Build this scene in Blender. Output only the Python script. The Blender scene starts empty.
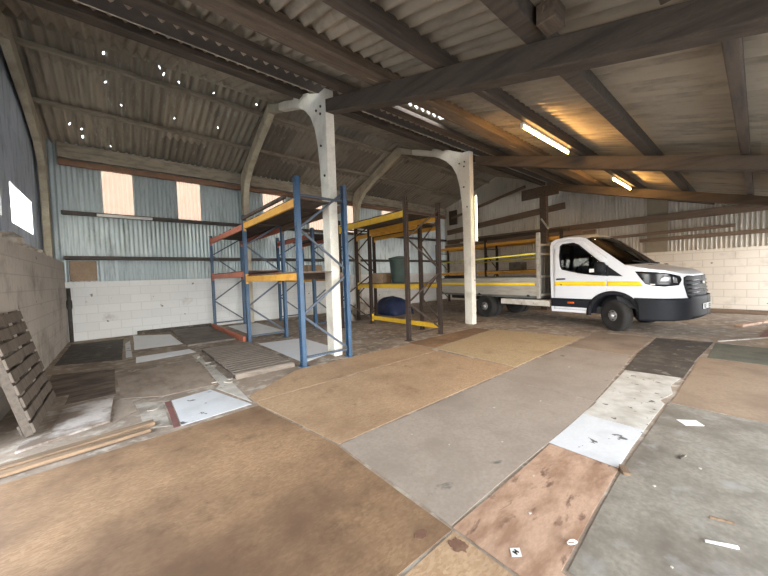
import bpy, bmesh, math, random
from mathutils import Vector, Matrix
PI = math.pi
random.seed(7)
SC = bpy.context.scene
COL = SC.collection

# ------------------------------------------------------------------ materials
def mat(name):
    m = bpy.data.materials.new(name); m.use_nodes = True
    nt = m.node_tree; nt.nodes.clear()
    out = nt.nodes.new('ShaderNodeOutputMaterial')
    b = nt.nodes.new('ShaderNodeBsdfPrincipled')
    nt.links.new(b.outputs[0], out.inputs[0])
    return m, nt, b, out

def N(nt, t, **kw):
    n = nt.nodes.new(t)
    for k, v in kw.items():
        setattr(n, k, v)
    return n

def coords(nt, scale=(1, 1, 1), rot=(0, 0, 0), rnd=True):
    tc = N(nt, 'ShaderNodeTexCoord')
    mp = N(nt, 'ShaderNodeMapping')
    mp.inputs['Scale'].default_value = scale
    mp.inputs['Rotation'].default_value = rot
    nt.links.new(tc.outputs['Object'], mp.inputs['Vector'])
    if rnd:
        oi = N(nt, 'ShaderNodeObjectInfo')
        ml = N(nt, 'ShaderNodeMath', operation='MULTIPLY'); ml.inputs[1].default_value = 37.0
        nt.links.new(oi.outputs['Random'], ml.inputs[0])
        cb = N(nt, 'ShaderNodeCombineXYZ')
        for i in range(3): nt.links.new(ml.outputs[0], cb.inputs[i])
        nt.links.new(cb.outputs[0], mp.inputs['Location'])
    return mp.outputs[0]

def noise(nt, vec, scale, detail=4, rough=.55, dist=0.0):
    n = N(nt, 'ShaderNodeTexNoise')
    n.inputs['Scale'].default_value = scale; n.inputs['Detail'].default_value = detail
    n.inputs['Roughness'].default_value = rough; n.inputs['Distortion'].default_value = dist
    nt.links.new(vec, n.inputs['Vector'])
    return n.outputs['Fac']

def ramp(nt, fac, stops):
    r = N(nt, 'ShaderNodeValToRGB')
    e = r.color_ramp.elements
    while len(e) > 1: e.remove(e[-1])
    e[0].position = stops[0][0]; e[0].color = (*stops[0][1], 1)
    for p, c in stops[1:]:
        x = e.new(p); x.color = (*c, 1)
    nt.links.new(fac, r.inputs[0])
    return r.outputs[0]

def mix(nt, fac, a, b, mode='MIX'):
    m = N(nt, 'ShaderNodeMixRGB', blend_type=mode)
    if isinstance(fac, (int, float)): m.inputs[0].default_value = fac
    else: nt.links.new(fac, m.inputs[0])
    for s, i in ((a, 1), (b, 2)):
        if isinstance(s, tuple): m.inputs[i].default_value = (*s, 1)
        else: nt.links.new(s, m.inputs[i])
    return m.outputs[0]

def thr(nt, fac, lo, hi):
    r = N(nt, 'ShaderNodeMapRange'); r.clamp = True
    r.inputs['From Min'].default_value = lo; r.inputs['From Max'].default_value = hi
    nt.links.new(fac, r.inputs['Value'])
    return r.outputs[0]

def bump(nt, b, h, strength=.3, dist=.02):
    bp = N(nt, 'ShaderNodeBump'); bp.inputs['Strength'].default_value = strength
    bp.inputs['Distance'].default_value = dist
    nt.links.new(h, bp.inputs['Height']); nt.links.new(bp.outputs[0], b.inputs['Normal'])

def plain(name, col, rough=.5, metal=0.0, var=.15, vs=6, bmp=0.0, spec=.5, coat=0):
    m, nt, b, out = mat(name)
    v = coords(nt)
    f = noise(nt, v, vs, 5)
    c0 = tuple(x * (1 - var) for x in col); c1 = tuple(min(1, x * (1 + var)) for x in col)
    nt.links.new(ramp(nt, f, [(.3, c0), (.7, c1)]), b.inputs['Base Color'])
    b.inputs['Roughness'].default_value = rough; b.inputs['Metallic'].default_value = metal
    b.inputs['Specular IOR Level'].default_value = spec
    b.inputs['Coat Weight'].default_value = coat
    if bmp: bump(nt, b, noise(nt, v, vs * 6, 4), bmp, .01)
    return m

def worn(name, col, dirt, lo=.5, hi=.7, sc=3, rough=.6, stretch=(1, 1, 1), var=.12, bmp=.15, dark=None, dlo=.66, dhi=.7, dsc=7, metal=0, fine=40, spec=.3):
    """a base colour with grain, broad dirt and (optionally) sharp edged stains"""
    m, nt, b, out = mat(name)
    v = coords(nt, stretch)
    g = noise(nt, v, fine, 3)
    c0 = tuple(x * (1 - var) for x in col); c1 = tuple(min(1, x * (1 + var)) for x in col)
    base = ramp(nt, g, [(.3, c0), (.7, c1)])
    d = thr(nt, noise(nt, v, sc, 6, .6), lo, hi)
    c = mix(nt, d, base, dirt)
    if dark:
        k = thr(nt, noise(nt, v, dsc, 5, .55, .3), dlo, dhi)
        c = mix(nt, k, c, dark)
    nt.links.new(c, b.inputs['Base Color'])
    b.inputs['Roughness'].default_value = rough; b.inputs['Metallic'].default_value = metal
    b.inputs['Specular IOR Level'].default_value = spec
    if bmp: bump(nt, b, g, bmp, .008)
    return m

def osb(name, lo, mid, hi, dirt, dl=.5, dh=.72):
    m, nt, b, out = mat(name)
    v = coords(nt, (1, 2.2, 1), (0, 0, .5))
    vo = N(nt, 'ShaderNodeTexVoronoi'); vo.inputs['Scale'].default_value = 42
    nt.links.new(v, vo.inputs['Vector'])
    sep = N(nt, 'ShaderNodeSeparateColor'); nt.links.new(vo.outputs['Color'], sep.inputs[0])
    base = ramp(nt, sep.outputs[0], [(0, lo), (.5, mid), (1, hi)])
    v2 = coords(nt)
    big = noise(nt, v2, 1.1, 6, .62)
    c = mix(nt, thr(nt, big, dl, dh), base, dirt)
    f = thr(nt, noise(nt, v2, 5, 6, .7), .56, .74)
    c = mix(nt, mulf(nt, f, .55), c, tuple(x * .62 for x in dirt))
    nt.links.new(c, b.inputs['Base Color']); b.inputs['Roughness'].default_value = .72
    b.inputs['Specular IOR Level'].default_value = .25
    bump(nt, b, sep.outputs[1], .15, .004)
    return m

def mulf(nt, a, k):
    m = N(nt, 'ShaderNodeMath', operation='MULTIPLY'); m.inputs[1].default_value = k
    nt.links.new(a, m.inputs[0]); return m.outputs[0]

def blockwork(name, white, mortar, bw=.45, bh=.225, axis='x', stain=(.30, .26, .21), slo=.6, shi=.75):
    m, nt, b, out = mat(name)
    tc = N(nt, 'ShaderNodeTexCoord')
    sx = N(nt, 'ShaderNodeSeparateXYZ'); nt.links.new(tc.outputs['Object'], sx.inputs[0])
    cb = N(nt, 'ShaderNodeCombineXYZ')
    nt.links.new(sx.outputs[0 if axis == 'x' else 1], cb.inputs[0]); nt.links.new(sx.outputs[2], cb.inputs[1])
    br = N(nt, 'ShaderNodeTexBrick')
    br.inputs['Scale'].default_value = 1
    br.inputs['Brick Width'].default_value = bw; br.inputs['Row Height'].default_value = bh
    br.inputs['Mortar Size'].default_value = .009
    br.inputs['Color1'].default_value = (*white, 1)
    br.inputs['Color2'].default_value = (*[x * .93 for x in white], 1)
    br.inputs['Mortar'].default_value = (*mortar, 1)
    nt.links.new(cb.outputs[0], br.inputs['Vector'])
    v = tc.outputs['Object']
    c = mix(nt, thr(nt, noise(nt, v, 1.6, 7, .65), slo, shi), br.outputs['Color'], stain)
    c = mix(nt, thr(nt, noise(nt, v, 5.0, 4, .5), .71, .74), c, tuple(x * .45 for x in stain))
    c = mix(nt, mulf(nt, noise(nt, v, 22, 4), .25), c, tuple(x * .7 for x in white))
    nt.links.new(c, b.inputs['Base Color']); b.inputs['Roughness'].default_value = .8
    b.inputs['Specular IOR Level'].default_value = .2
    bump(nt, b, br.outputs['Fac'], -.35, .012)
    return m

def sheeting(name, a, bcol, stain, axis=0, wid=.9, lo=.5, hi=.7, rough=.5, metal=0.0, st=(3.0, .5, .5), spots=None, spec=.3):
    """corrugated sheet colour: each sheet its own tone, streaks run down the sheet, lichen spots"""
    m, nt, b, out = mat(name)
    tc = N(nt, 'ShaderNodeTexCoord'); v = tc.outputs['Object']
    sx = N(nt, 'ShaderNodeSeparateXYZ'); nt.links.new(v, sx.inputs[0])
    dv = N(nt, 'ShaderNodeMath', operation='DIVIDE'); dv.inputs[1].default_value = wid
    nt.links.new(sx.outputs[axis], dv.inputs[0])
    fl = N(nt, 'ShaderNodeMath', operation='FLOOR'); nt.links.new(dv.outputs[0], fl.inputs[0])
    o = 1 if axis == 0 else 2
    dv2 = N(nt, 'ShaderNodeMath', operation='DIVIDE'); dv2.inputs[1].default_value = 1.45
    nt.links.new(sx.outputs[o], dv2.inputs[0])
    fl2 = N(nt, 'ShaderNodeMath', operation='FLOOR'); nt.links.new(dv2.outputs[0], fl2.inputs[0])
    cb = N(nt, 'ShaderNodeCombineXYZ'); nt.links.new(fl.outputs[0], cb.inputs[0]); nt.links.new(fl2.outputs[0], cb.inputs[1])
    wn = N(nt, 'ShaderNodeTexWhiteNoise'); nt.links.new(cb.outputs[0], wn.inputs['Vector'])
    c = mix(nt, wn.outputs['Value'], a, bcol)
    mp = N(nt, 'ShaderNodeMapping'); mp.inputs['Scale'].default_value = st; nt.links.new(v, mp.inputs['Vector'])
    c = mix(nt, thr(nt, noise(nt, mp.outputs[0], 2.2, 7, .65), lo, hi), c, stain)
    if spots:
        c = mix(nt, thr(nt, noise(nt, mp.outputs[0], 6, 4, .6), .62, .68), c, spots)
    nt.links.new(c, b.inputs['Base Color']); b.inputs['Roughness'].default_value = rough
    b.inputs['Metallic'].default_value = metal; b.inputs['Specular IOR Level'].default_value = spec
    return m

def emit(name, col, s):
    m, nt, b, out = mat(name)
    e = N(nt, 'ShaderNodeEmission'); e.inputs[0].default_value = (*col, 1); e.inputs[1].default_value = s
    nt.links.new(e.outputs[0], out.inputs[0]); return m

def translucent(name, col, k=.8):
    m, nt, b, out = mat(name)
    v = coords(nt, (1, 1, 1), rnd=False)
    c = mix(nt, noise(nt, v, 3, 4), tuple(x * .8 for x in col), col)
    t = N(nt, 'ShaderNodeBsdfTranslucent'); nt.links.new(c, t.inputs[0])
    d = N(nt, 'ShaderNodeBsdfDiffuse'); nt.links.new(c, d.inputs[0])
    mx = N(nt, 'ShaderNodeMixShader'); mx.inputs[0].default_value = k
    nt.links.new(d.outputs[0], mx.inputs[1]); nt.links.new(t.outputs[0], mx.inputs[2])
    nt.links.new(mx.outputs[0], out.inputs[0]); return m

def glass(name, tint=(.8, .85, .85), ior=1.45, mixk=.0, body=(.01, .012, .014)):
    """thin pane: clear by tint, reflects by fresnel"""
    m, nt, b, out = mat(name)
    t = N(nt, 'ShaderNodeBsdfTransparent'); t.inputs[0].default_value = (*tint, 1)
    g = N(nt, 'ShaderNodeBsdfGlossy'); g.inputs['Roughness'].default_value = .02
    fr = N(nt, 'ShaderNodeFresnel'); fr.inputs[0].default_value = ior
    mx = N(nt, 'ShaderNodeMixShader')
    nt.links.new(fr.outputs[0], mx.inputs[0]); nt.links.new(t.outputs[0], mx.inputs[1]); nt.links.new(g.outputs[0], mx.inputs[2])
    nt.links.new(mx.outputs[0], out.inputs[0]); return m

M = {}
M['dirt'] = worn('dirt concrete', (.32, .25, .19), (.19, .148, .112), .45, .68, 1.5, .85, bmp=.4, dark=(.47, .41, .335), dlo=.50, dhi=.66, dsc=7)
M['yard'] = plain('yard concrete', (.62, .60, .57), .9, var=.1)
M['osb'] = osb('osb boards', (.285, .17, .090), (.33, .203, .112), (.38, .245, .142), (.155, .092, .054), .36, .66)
M['osb_pale'] = osb('pale osb boards', (.37, .235, .132), (.42, .28, .165), (.475, .33, .205), (.255, .158, .092), .48, .78)
M['osb_yellow'] = osb('yellow osb boards', (.38, .27, .15), (.44, .325, .19), (.48, .37, .23), (.29, .205, .125), .56, .78)
M['ply_grey'] = worn('grey scuffed ply', (.335, .275, .222), (.255, .207, .165), .45, .7, 1.3, .7, (1, 1, 1), .10, .12, dark=(.10, .10, .09), dlo=.68, dhi=.74, dsc=3)
M['ply_brown'] = worn('brown scuffed ply', (.31, .235, .175), (.215, .16, .118), .45, .7, 1.3, .7, (1, 1, 1), .1, .12, dark=(.12, .09, .07), dlo=.68, dhi=.74, dsc=4)
M['ply_pink'] = worn('pinkish stained ply', (.46, .30, .205), (.29, .17, .108), .46, .64, 3.2, .65, (1, 2.4, 1), .1, .12, dark=(.17, .095, .065), dlo=.60, dhi=.68, dsc=4.5)
M['conc_grey'] = worn('grey cement board', (.255, .225, .18), (.15, .125, .098), .40, .66, 3.2, .68, (1, 1, 1), .18, .2, dark=(.31, .295, .265), dlo=.56, dhi=.74, dsc=4.4)
M['green_grey'] = worn('green grey board', (.135, .135, .10), (.09, .085, .07), .45, .65, 3, .8)
M['board_dark'] = worn('dark stained board', (.068, .055, .046), (.12, .105, .08), .48, .68, 5, .7, dark=(.20, .18, .14), dlo=.62, dhi=.67, dsc=8)
M['board_tan'] = worn('tan board', (.30, .215, .145), (.21, .145, .098), .45, .7, 1.8, .7, var=.1)
M['white_board'] = worn('white laminated board', (.62, .62, .62), (.52, .52, .515), .45, .7, 4, .45, bmp=.04, var=.04, dark=(.10, .10, .10), dlo=.665, dhi=.68, dsc=6)
M['white_dirty'] = worn('dirty white board', (.56, .525, .465), (.42, .38, .32), .42, .62, 5, .6, bmp=.1, var=.1, dark=(.15, .125, .105), dlo=.635, dhi=.66, dsc=13)
M['white_film'] = worn('plain white board', (.82, .825, .835), (.73, .735, .745), .5, .7, 2, .4, bmp=.02, var=.03)
M['board_worn'] = worn('muddy white board', (.56, .50, .45), (.20, .15, .115), .44, .58, 2.4, .65, (1, 1, 1), .1, .1)
M['slab_brown'] = worn('brown damp board', (.37, .295, .23), (.22, .168, .128), .42, .66, 2, .75, (2, 1, 1), .12, .15, dark=(.32, .26, .20), dlo=.64, dhi=.7, dsc=5)
M['board_mud'] = worn('dark muddy board', (.20, .155, .12), (.09, .068, .053), .42, .62, 2.5, .8, (1, 2, 1), .15, .2, dark=(.30, .24, .19), dlo=.66, dhi=.7, dsc=6)
M['card_scrap'] = plain('dull card scrap', (.46, .42, .35), .8, var=.05)
M['ply_stain'] = worn('dried brown stain', (.17, .09, .06), (.24, .15, .09), .5, .6, 9, .7)
M['panel_dark'] = worn('dark grey panel', (.205, .175, .148), (.14, .118, .10), .45, .65, 3, .75)
M['rubble'] = worn('broken pale screed', (.46, .41, .345), (.25, .21, .17), .42, .6, 4, .8, bmp=.4)
M['pallet'] = worn('weathered pallet wood', (.10, .08, .063), (.06, .048, .038), .45, .65, 4, .8, (.6, 6, 6), .2, .3)
M['pallet_x'] = worn('weathered pallet slats', (.125, .10, .078), (.07, .056, .045), .45, .65, 3, .8, (6, .6, 6), .2, .3)
M['pallet_flat'] = worn('grey weathered slats', (.215, .178, .142), (.13, .105, .084), .45, .65, 3, .8, (1, 6, 6), .2, .3)
M['pallet_under'] = worn('dirty bearers', (.085, .068, .054), (.05, .04, .032), .45, .65, 3, .8)
M['plank'] = worn('pale split timber', (.255, .17, .105), (.16, .108, .068), .45, .65, 3, .7, (.8, 8, 8), .18, .25)
M['timber_dark'] = worn('dark old timber', (.085, .062, .046), (.045, .034, .027), .45, .65, 2.5, .8, (.6, 7, 7), .22, .3, dark=(.16, .12, .085), dlo=.66, dhi=.74, dsc=3)
M['timber'] = worn('brown old timber', (.125, .09, .063), (.06, .044, .032), .45, .68, 2.2, .8, (.6, 6, 6), .2, .3, dark=(.30, .22, .15), dlo=.64, dhi=.72, dsc=2.5)
M['timber_y'] = worn('brown wall plank', (.185, .125, .083), (.10, .07, .048), .48, .7, 2.2, .8, (6, .6, 6), .2, .3)
M['timber_yd'] = worn('dark rafter timber', (.078, .060, .045), (.045, .034, .026), .45, .68, 2.2, .8, (6, .6, 6), .2, .3)
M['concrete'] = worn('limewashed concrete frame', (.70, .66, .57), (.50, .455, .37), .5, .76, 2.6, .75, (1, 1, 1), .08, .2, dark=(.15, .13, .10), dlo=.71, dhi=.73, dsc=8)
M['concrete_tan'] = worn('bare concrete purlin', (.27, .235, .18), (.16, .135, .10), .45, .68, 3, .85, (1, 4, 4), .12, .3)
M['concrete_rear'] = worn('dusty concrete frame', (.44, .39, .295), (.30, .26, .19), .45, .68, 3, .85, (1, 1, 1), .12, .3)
M['roof_rear'] = sheeting('cement roof sheets rear', (.38, .325, .25), (.20, .175, .14), (.11, .098, .083), 0, 1.05, .52, .78, .85, st=(3, .45, .45), spots=(.33, .31, .27))
M['roof_front'] = sheeting('cement roof sheets front', (.33, .275, .21), (.25, .21, .16), (.145, .12, .09), 0, 1.05, .48, .72, .85, st=(2.2, .5, .5))
M['galv'] = sheeting('galvanised wall sheets', (.55, .61, .615), (.38, .435, .445), (.24, .27, .27), 0, .8, .52, .74, .42, .55, st=(2.5, 1, .5), spec=.5)
M['galv_haze'] = sheeting('side sheets with painted haze', (.46, .50, .56), (.37, .405, .455), (.25, .275, .31), 1, .8, .5, .7, .6, .2, st=(1, 2.5, .5))  # bluish haze put into the sheet colour, paler than the bare metal
M['clad_right'] = sheeting('grey wall sheets', (.60, .55, .465), (.50, .455, .38), (.32, .28, .22), 1, .9, .52, .76, .55, .15, st=(1, 2.5, .5))
M['clad_tan'] = plain('stained tan sheet', (.235, .19, .125), .7, var=.15, vs=4)
M['block_back'] = blockwork('white painted blocks', (.80, .805, .78), (.68, .68, .655), axis='x', slo=.60, shi=.85)
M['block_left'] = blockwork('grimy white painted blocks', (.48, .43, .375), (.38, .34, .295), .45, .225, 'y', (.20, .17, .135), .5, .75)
M['block_right'] = blockwork('cream painted blocks', (.68, .60, .50), (.50, .44, .36), .45, .225, 'y', (.36, .305, .235), .55, .8)
M['blue'] = worn('blue rack paint', (.022, .068, .135), (.022, .048, .085), .48, .7, 4, .45, bmp=.03, dark=(.20, .17, .14), dlo=.69, dhi=.72, dsc=12, spec=.5)
M['brace'] = worn('grey blue brace steel', (.040, .060, .088), (.04, .045, .055), .45, .7, 5, .5, bmp=.03, spec=.5)
M['orange'] = worn('orange rack paint', (.66, .335, .045), (.50, .23, .04), .5, .7, 4, .45, bmp=.03, dark=(.18, .09, .04), dlo=.70, dhi=.73, dsc=10, spec=.5)
M['yellow'] = worn('yellow rack paint', (.72, .44, .03), (.54, .31, .04), .5, .7, 4, .45, bmp=.03, dark=(.2, .12, .04), dlo=.71, dhi=.74, dsc=10, spec=.5)
M['redor'] = worn('faded red rack paint', (.50, .15, .085), (.34, .11, .07), .5, .7, 4, .5, bmp=.03, dark=(.62, .55, .50), dlo=.66, dhi=.68, dsc=8, spec=.4)
M['rust'] = worn('brown rusted steel', (.042, .027, .020), (.028, .019, .014), .45, .65, 6, .65, bmp=.1, spec=.4)
M['rail_dark'] = worn('dark steel sheeting rail', (.06, .05, .045), (.095, .07, .055), .5, .7, 4, .65, bmp=.1)
M['rail_rust'] = worn('rusty orange eaves rail', (.205, .115, .07), (.12, .08, .06), .5, .7, 3, .7, bmp=.1)
M['gutter'] = worn('dark gutter steel', (.045, .035, .03), (.07, .055, .043), .5, .7, 3, .7, bmp=.1)
M['lip'] = plain('pale gutter lip', (.20, .165, .125), .6, var=.2)
M['deck'] = worn('dark shelf boards', (.10, .073, .053), (.06, .045, .034), .45, .65, 3, .75, (6, .7, 6), .2, .2)
M['deck_brown'] = worn('brown shelf boards', (.19, .135, .10), (.11, .08, .06), .45, .65, 3, .75, (6, .7, 6), .2, .2)
M['white_paint'] = plain('white vehicle paint', (.66, .675, .70), .28, var=.015, vs=2, coat=.4)
M['black_plastic'] = plain('black moulded plastic', (.010, .011, .014), .6, var=.15, vs=20, spec=.22)
M['rubber'] = plain('tyre rubber', (.018, .017, .016), .8, var=.2, vs=20)
M['tread'] = plain('dusty tyre tread', (.035, .031, .027), .9, var=.2, vs=30)
M['steel'] = plain('silver wheel steel', (.42, .42, .42), .4, .7, var=.15, vs=9)
M['chassis'] = plain('black chassis paint', (.02, .019, .018), .6, var=.3)
M['alu'] = worn('grey aluminium dropside', (.40, .375, .325), (.29, .265, .225), .48, .7, 2.4, .5, (6, 1, 6), .06, .05, metal=.2)
M['alu_dark'] = worn('grey headboard steel', (.17, .165, .15), (.12, .115, .105), .5, .7, 3, .55, metal=.2)
M['stripe'] = plain('yellow reflective tape', (.90, .60, .02), .4, var=.05)
M['amber'] = plain('amber lens', (.75, .12, .02), .25, var=.05)
M['lens'] = plain('headlamp reflector', (.22, .225, .235), .3, .3, var=.3, vs=14)
M['lamp_black'] = plain('smoked headlamp', (.010, .011, .013), .2, var=.1, spec=.3)
M['plate'] = plain('white number plate', (.78, .78, .74), .4, var=.02)
M['ink'] = plain('black characters', (.012, .012, .012), .5, var=.05)
M['badge'] = plain('dull chrome', (.30, .31, .33), .3, .7, var=.1)
M['trim'] = plain('cab interior trim', (.035, .036, .04), .75, var=.2)
M['seat'] = plain('dark seat cloth', (.05, .052, .06), .9, var=.2)
M['glass'] = glass('vehicle glass', (.42, .46, .47), 1.5)
M['glass_win'] = glass('clear window', (.92, .97, 1.0), 1.3)
M['pane_peach'] = translucent('yellowed rooflight sheet', (.185, .125, .09), .85)
M['pane_warm'] = translucent('white translucent sheet', (.98, .90, .74), .9)
M['tube'] = emit('lit fluorescent tube', (1.0, .56, .17), 190)
M['tube_green'] = emit('lit upright tube', (1.0, .95, .55), 9)
M['tube_off'] = plain('unlit white tube', (.78, .78, .76), .4, var=.03)
M['lamp_body'] = plain('white lamp housing', (.70, .68, .62), .5, var=.05)
M['green_plastic'] = plain('dark green plastic', (.045, .065, .055), .5, var=.2)
M['tarp'] = worn('navy tarpaulin', (.018, .028, .07), (.03, .04, .08), .45, .7, 5, .55, bmp=.3)
M['card'] = worn('brown cardboard', (.30, .21, .13), (.2, .14, .09), .5, .7, 4, .8)
M['paper'] = plain('white paper', (.72, .71, .67), .6, var=.04)
M['red_dust'] = worn('red stained board', (.21, .085, .075), (.15, .085, .07), .45, .65, 6, .8)
M['pole_yellow'] = plain('yellow painted pole', (.70, .62, .08), .45, var=.12)
M['pipe'] = worn('dark drain pipe', (.05, .045, .04), (.09, .08, .07), .5, .7, 5, .6)
M['sack'] = worn('grey sacking', (.20, .19, .17), (.12, .115, .10), .45, .65, 5, .85, bmp=.4)

# ------------------------------------------------------------------ mesh helpers
class MB:
    def __init__(s):
        s.v = []; s.f = []
    def add(s, vs, fs, M4=None):
        o = len(s.v)
        s.v += [tuple(M4 @ Vector(p)) if M4 else tuple(p) for p in vs]
        s.f += [tuple(i + o for i in f) for f in fs]
        return s
    def box(s, x0, x1, y0, y1, z0, z1, M4=None):
        vs = [(x0, y0, z0), (x1, y0, z0), (x1, y1, z0), (x0, y1, z0), (x0, y0, z1), (x1, y0, z1), (x1, y1, z1), (x0, y1, z1)]
        return s.add(vs, [(0, 3, 2, 1), (4, 5, 6, 7), (0, 1, 5, 4), (1, 2, 6, 5), (2, 3, 7, 6), (3, 0, 4, 7)], M4)
    def bar(s, a, b, w, h, up=(0, 0, 1)):
        """rectangular bar from a to b, w across, h along up"""
        a = Vector(a); b = Vector(b); d = (b - a); L = d.length; d.normalize()
        up = Vector(up); x = d.cross(up)
        if x.length < 1e-5: x = d.cross(Vector((1, 0, 0)))
        x.normalize(); u = x.cross(d)
        m = Matrix((x, d, u)).transposed().to_4x4(); m.translation = a
        return s.box(-w / 2, w / 2, 0, L, -h / 2, h / 2, m)
    def tube(s, pts, r, n=8, caps=True):
        pts = [Vector(p) for p in pts]; o = len(s.v); rings = []
        for i, p in enumerate(pts):
            t = (pts[min(i + 1, len(pts) - 1)] - pts[max(i - 1, 0)]).normalized()
            x = t.cross(Vector((0, 0, 1)))
            if x.length < 1e-4: x = t.cross(Vector((1, 0, 0)))
            x.normalize(); y = t.cross(x)
            rr = r[i] if isinstance(r, (list, tuple)) else r
            rings.append([len(s.v) + k for k in range(n)])
            s.v += [tuple(p + (x * math.cos(2 * PI * k / n) + y * math.sin(2 * PI * k / n)) * rr) for k in range(n)]
        for a, b in zip(rings, rings[1:]):
            for k in range(n): s.f.append((a[k], a[(k + 1) % n], b[(k + 1) % n], b[k]))
        if caps:
            s.f.append(tuple(rings[0][::-1])); s.f.append(tuple(rings[-1]))
        return s
    def prism(s, poly, h0, h1, axis='z', M4=None):
        """poly of 2d points extruded along an axis: x:(y,z) y:(x,z) z:(x,y)"""
        f = {'x': lambda p, h: (h, p[0], p[1]), 'y': lambda p, h: (p[0], h, p[1]), 'z': lambda p, h: (p[0], p[1], h)}[axis]
        n = len(poly)
        vs = [f(p, h0) for p in poly] + [f(p, h1) for p in poly]
        fs = [tuple(range(n))[::-1], tuple(range(n, 2 * n))] + [(i, (i + 1) % n, n + (i + 1) % n, n + i) for i in range(n)]
        return s.add(vs, fs, M4)
    def lathe(s, prof, n=32, axis='y', M4=None):
        """prof (r, h) revolved about an axis"""
        vs = []; fs = []
        for r, h in prof:
            for k in range(n):
                c, q = r * math.cos(2 * PI * k / n), r * math.sin(2 * PI * k / n)
                vs.append({'y': (c, h, q), 'x': (h, c, q), 'z': (c, q, h)}[axis])
        for i in range(len(prof) - 1):
            for k in range(n):
                fs.append((i * n + k, i * n + (k + 1) % n, (i + 1) * n + (k + 1) % n, (i + 1) * n + k))
        fs.append(tuple(range(n))[::-1]); fs.append(tuple(range((len(prof) - 1) * n, len(prof) * n)))
        return s.add(vs, fs, M4)
    def build(s, name, m, parent=None, smooth=False, bev=0, loc=None, rot=None, origin=None):
        me = bpy.data.meshes.new(name)
        vs = s.v
        if origin is not None:
            ox, oy, oz = origin
            vs = [(x - ox, y - oy, z - oz) for x, y, z in vs]
        me.from_pydata(vs, [], s.f)
        bm = bmesh.new(); bm.from_mesh(me); bmesh.ops.recalc_face_normals(bm, faces=bm.faces); bm.to_mesh(me); bm.free()
        me.materials.append(M[m] if isinstance(m, str) else m)
        if smooth:
            for p in me.polygons: p.use_smooth = True
        o = bpy.data.objects.new(name, me); COL.objects.link(o)
        if origin is not None: o.location = origin
        if loc is not None: o.location = loc
        if rot is not None: o.rotation_euler = rot
        if parent: o.parent = parent
        if bev:
            bv = o.modifiers.new('edge', 'BEVEL'); bv.width = bev; bv.segments = 2; bv.limit_method = 'ANGLE'; bv.angle_limit = math.radians(40)
        return o

def tag(o, label, cat, group=None, kind=None):
    o['label'] = label; o['category'] = cat
    if group: o['group'] = group
    if kind: o['kind'] = kind
    return o
def struct(o, label=None):
    o['kind'] = 'structure'
    if label: o['label'] = label
    return o
def empty(name, loc, label, cat, group=None, rz=0):
    o = bpy.data.objects.new(name, None); COL.objects.link(o)
    o.location = loc; o.rotation_euler = (0, 0, rz); o.empty_display_size = .1
    return tag(o, label, cat, group)
def smooth_by_angle(o, deg=35):
    bm = bmesh.new(); bm.from_mesh(o.data)
    for e in bm.edges:
        if len(e.link_faces) == 2 and e.calc_face_angle(0) > math.radians(deg): e.smooth = False
    for f in bm.faces: f.smooth = True
    bm.to_mesh(o.data); bm.free()
def copy_tree(o, parent=None):
    c = o.copy(); COL.objects.link(c)
    if parent: c.parent = parent
    for ch in list(o.children): copy_tree(ch, c)
    return c

# ------------------------------------------------------------------ setting
XL, XR, YB, YF = -1.03, 13.8, 11.1, -1.7
def zr(y): return 4.98 - .30 * (y - 11)
def zf(y): return 4.80 + .371 * (y - 5)
def zl(y): return 3.22 + .305 * y
def roofz(y): return zr(y) if y > 7.95 else (zf(y) if y > 4.85 else zl(y))

struct(MB().box(-1.4, 14.1, -2.0, 11.5, -.3, 0).build('floor', 'dirt'), 'bare dusty concrete floor slab')
struct(MB().box(-40, 60, -40, 50, -.5, -.31).build('ground', 'yard'), 'pale concrete yard outside')

def wave_sheet(umin, umax, pitch, amp, vrows, fn, seg=6, drop=None):
    """corrugated grid; fn(u, v, h) -> point, h the corrugation height; drop(u, v0, v1) omits cells"""
    mb = MB(); nu = int((umax - umin) / pitch * seg) + 1
    for j, v in enumerate(vrows):
        for i in range(nu + 1):
            u = umin + (umax - umin) * i / nu
            mb.v.append(fn(u, v, amp * .5 * (math.cos(2 * PI * u / pitch))))
    for j in range(len(vrows) - 1):
        for i in range(nu):
            u = umin + (umax - umin) * (i + .5) / nu
            if drop and drop(u, vrows[j], vrows[j + 1]): continue
            a = j * (nu + 1) + i
            mb.f.append((a, a + 1, a + nu + 2, a + nu + 1))
    return mb
def frange(a, b, st):
    n = max(1, round((b - a) / st)); return [a + (b - a) * i / n for i in range(n + 1)]

# rear slope with rust holes
holes = [(-.02, 8.2), (-.96, 8.87), (-.02, 8.91), (.24, 9.34), (-.71, 10.41), (-.52, 10.54), (-.5, 10.8), (-.5, 10.86), (.01, 11.0), (.95, 8.2), (1.22, 8.23),
         (1.92, 8.25), (2.87, 8.18), (1.25, 9.36), (2.22, 9.29), (.86, 8.06)]
def rear_drop(u, v0, v1):
    for hx, hy in holes:
        if abs(u - hx) < .0134 and v0 - .001 <= hy < v1: return True
    return False
def lap(v, edges):   # each course of sheets laps over the one below it
    return sum(.012 for e in edges if v > e)
struct(wave_sheet(-1.4, 14.1, .165, .09, frange(7.9, 11.35, .03), lambda u, v, h: (u, v, zr(v) + h + .03 + lap(v, ()) ), 6, rear_drop).build('ceiling', 'roof_rear', smooth=True), 'rear slope of corrugated cement roof')
def lean_drop(u, v0, v1):
    return 3.9 < u < 5.05 and 3.79 < v0 and v1 < 4.13
struct(wave_sheet(-1.4, 14.1, .165, .09, frange(5.24, 7.95, .3), lambda u, v, h: (u, v, zf(v) + h + .03), 6).build('ceiling', 'roof_front', smooth=True), 'front slope of corrugated cement roof')
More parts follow.
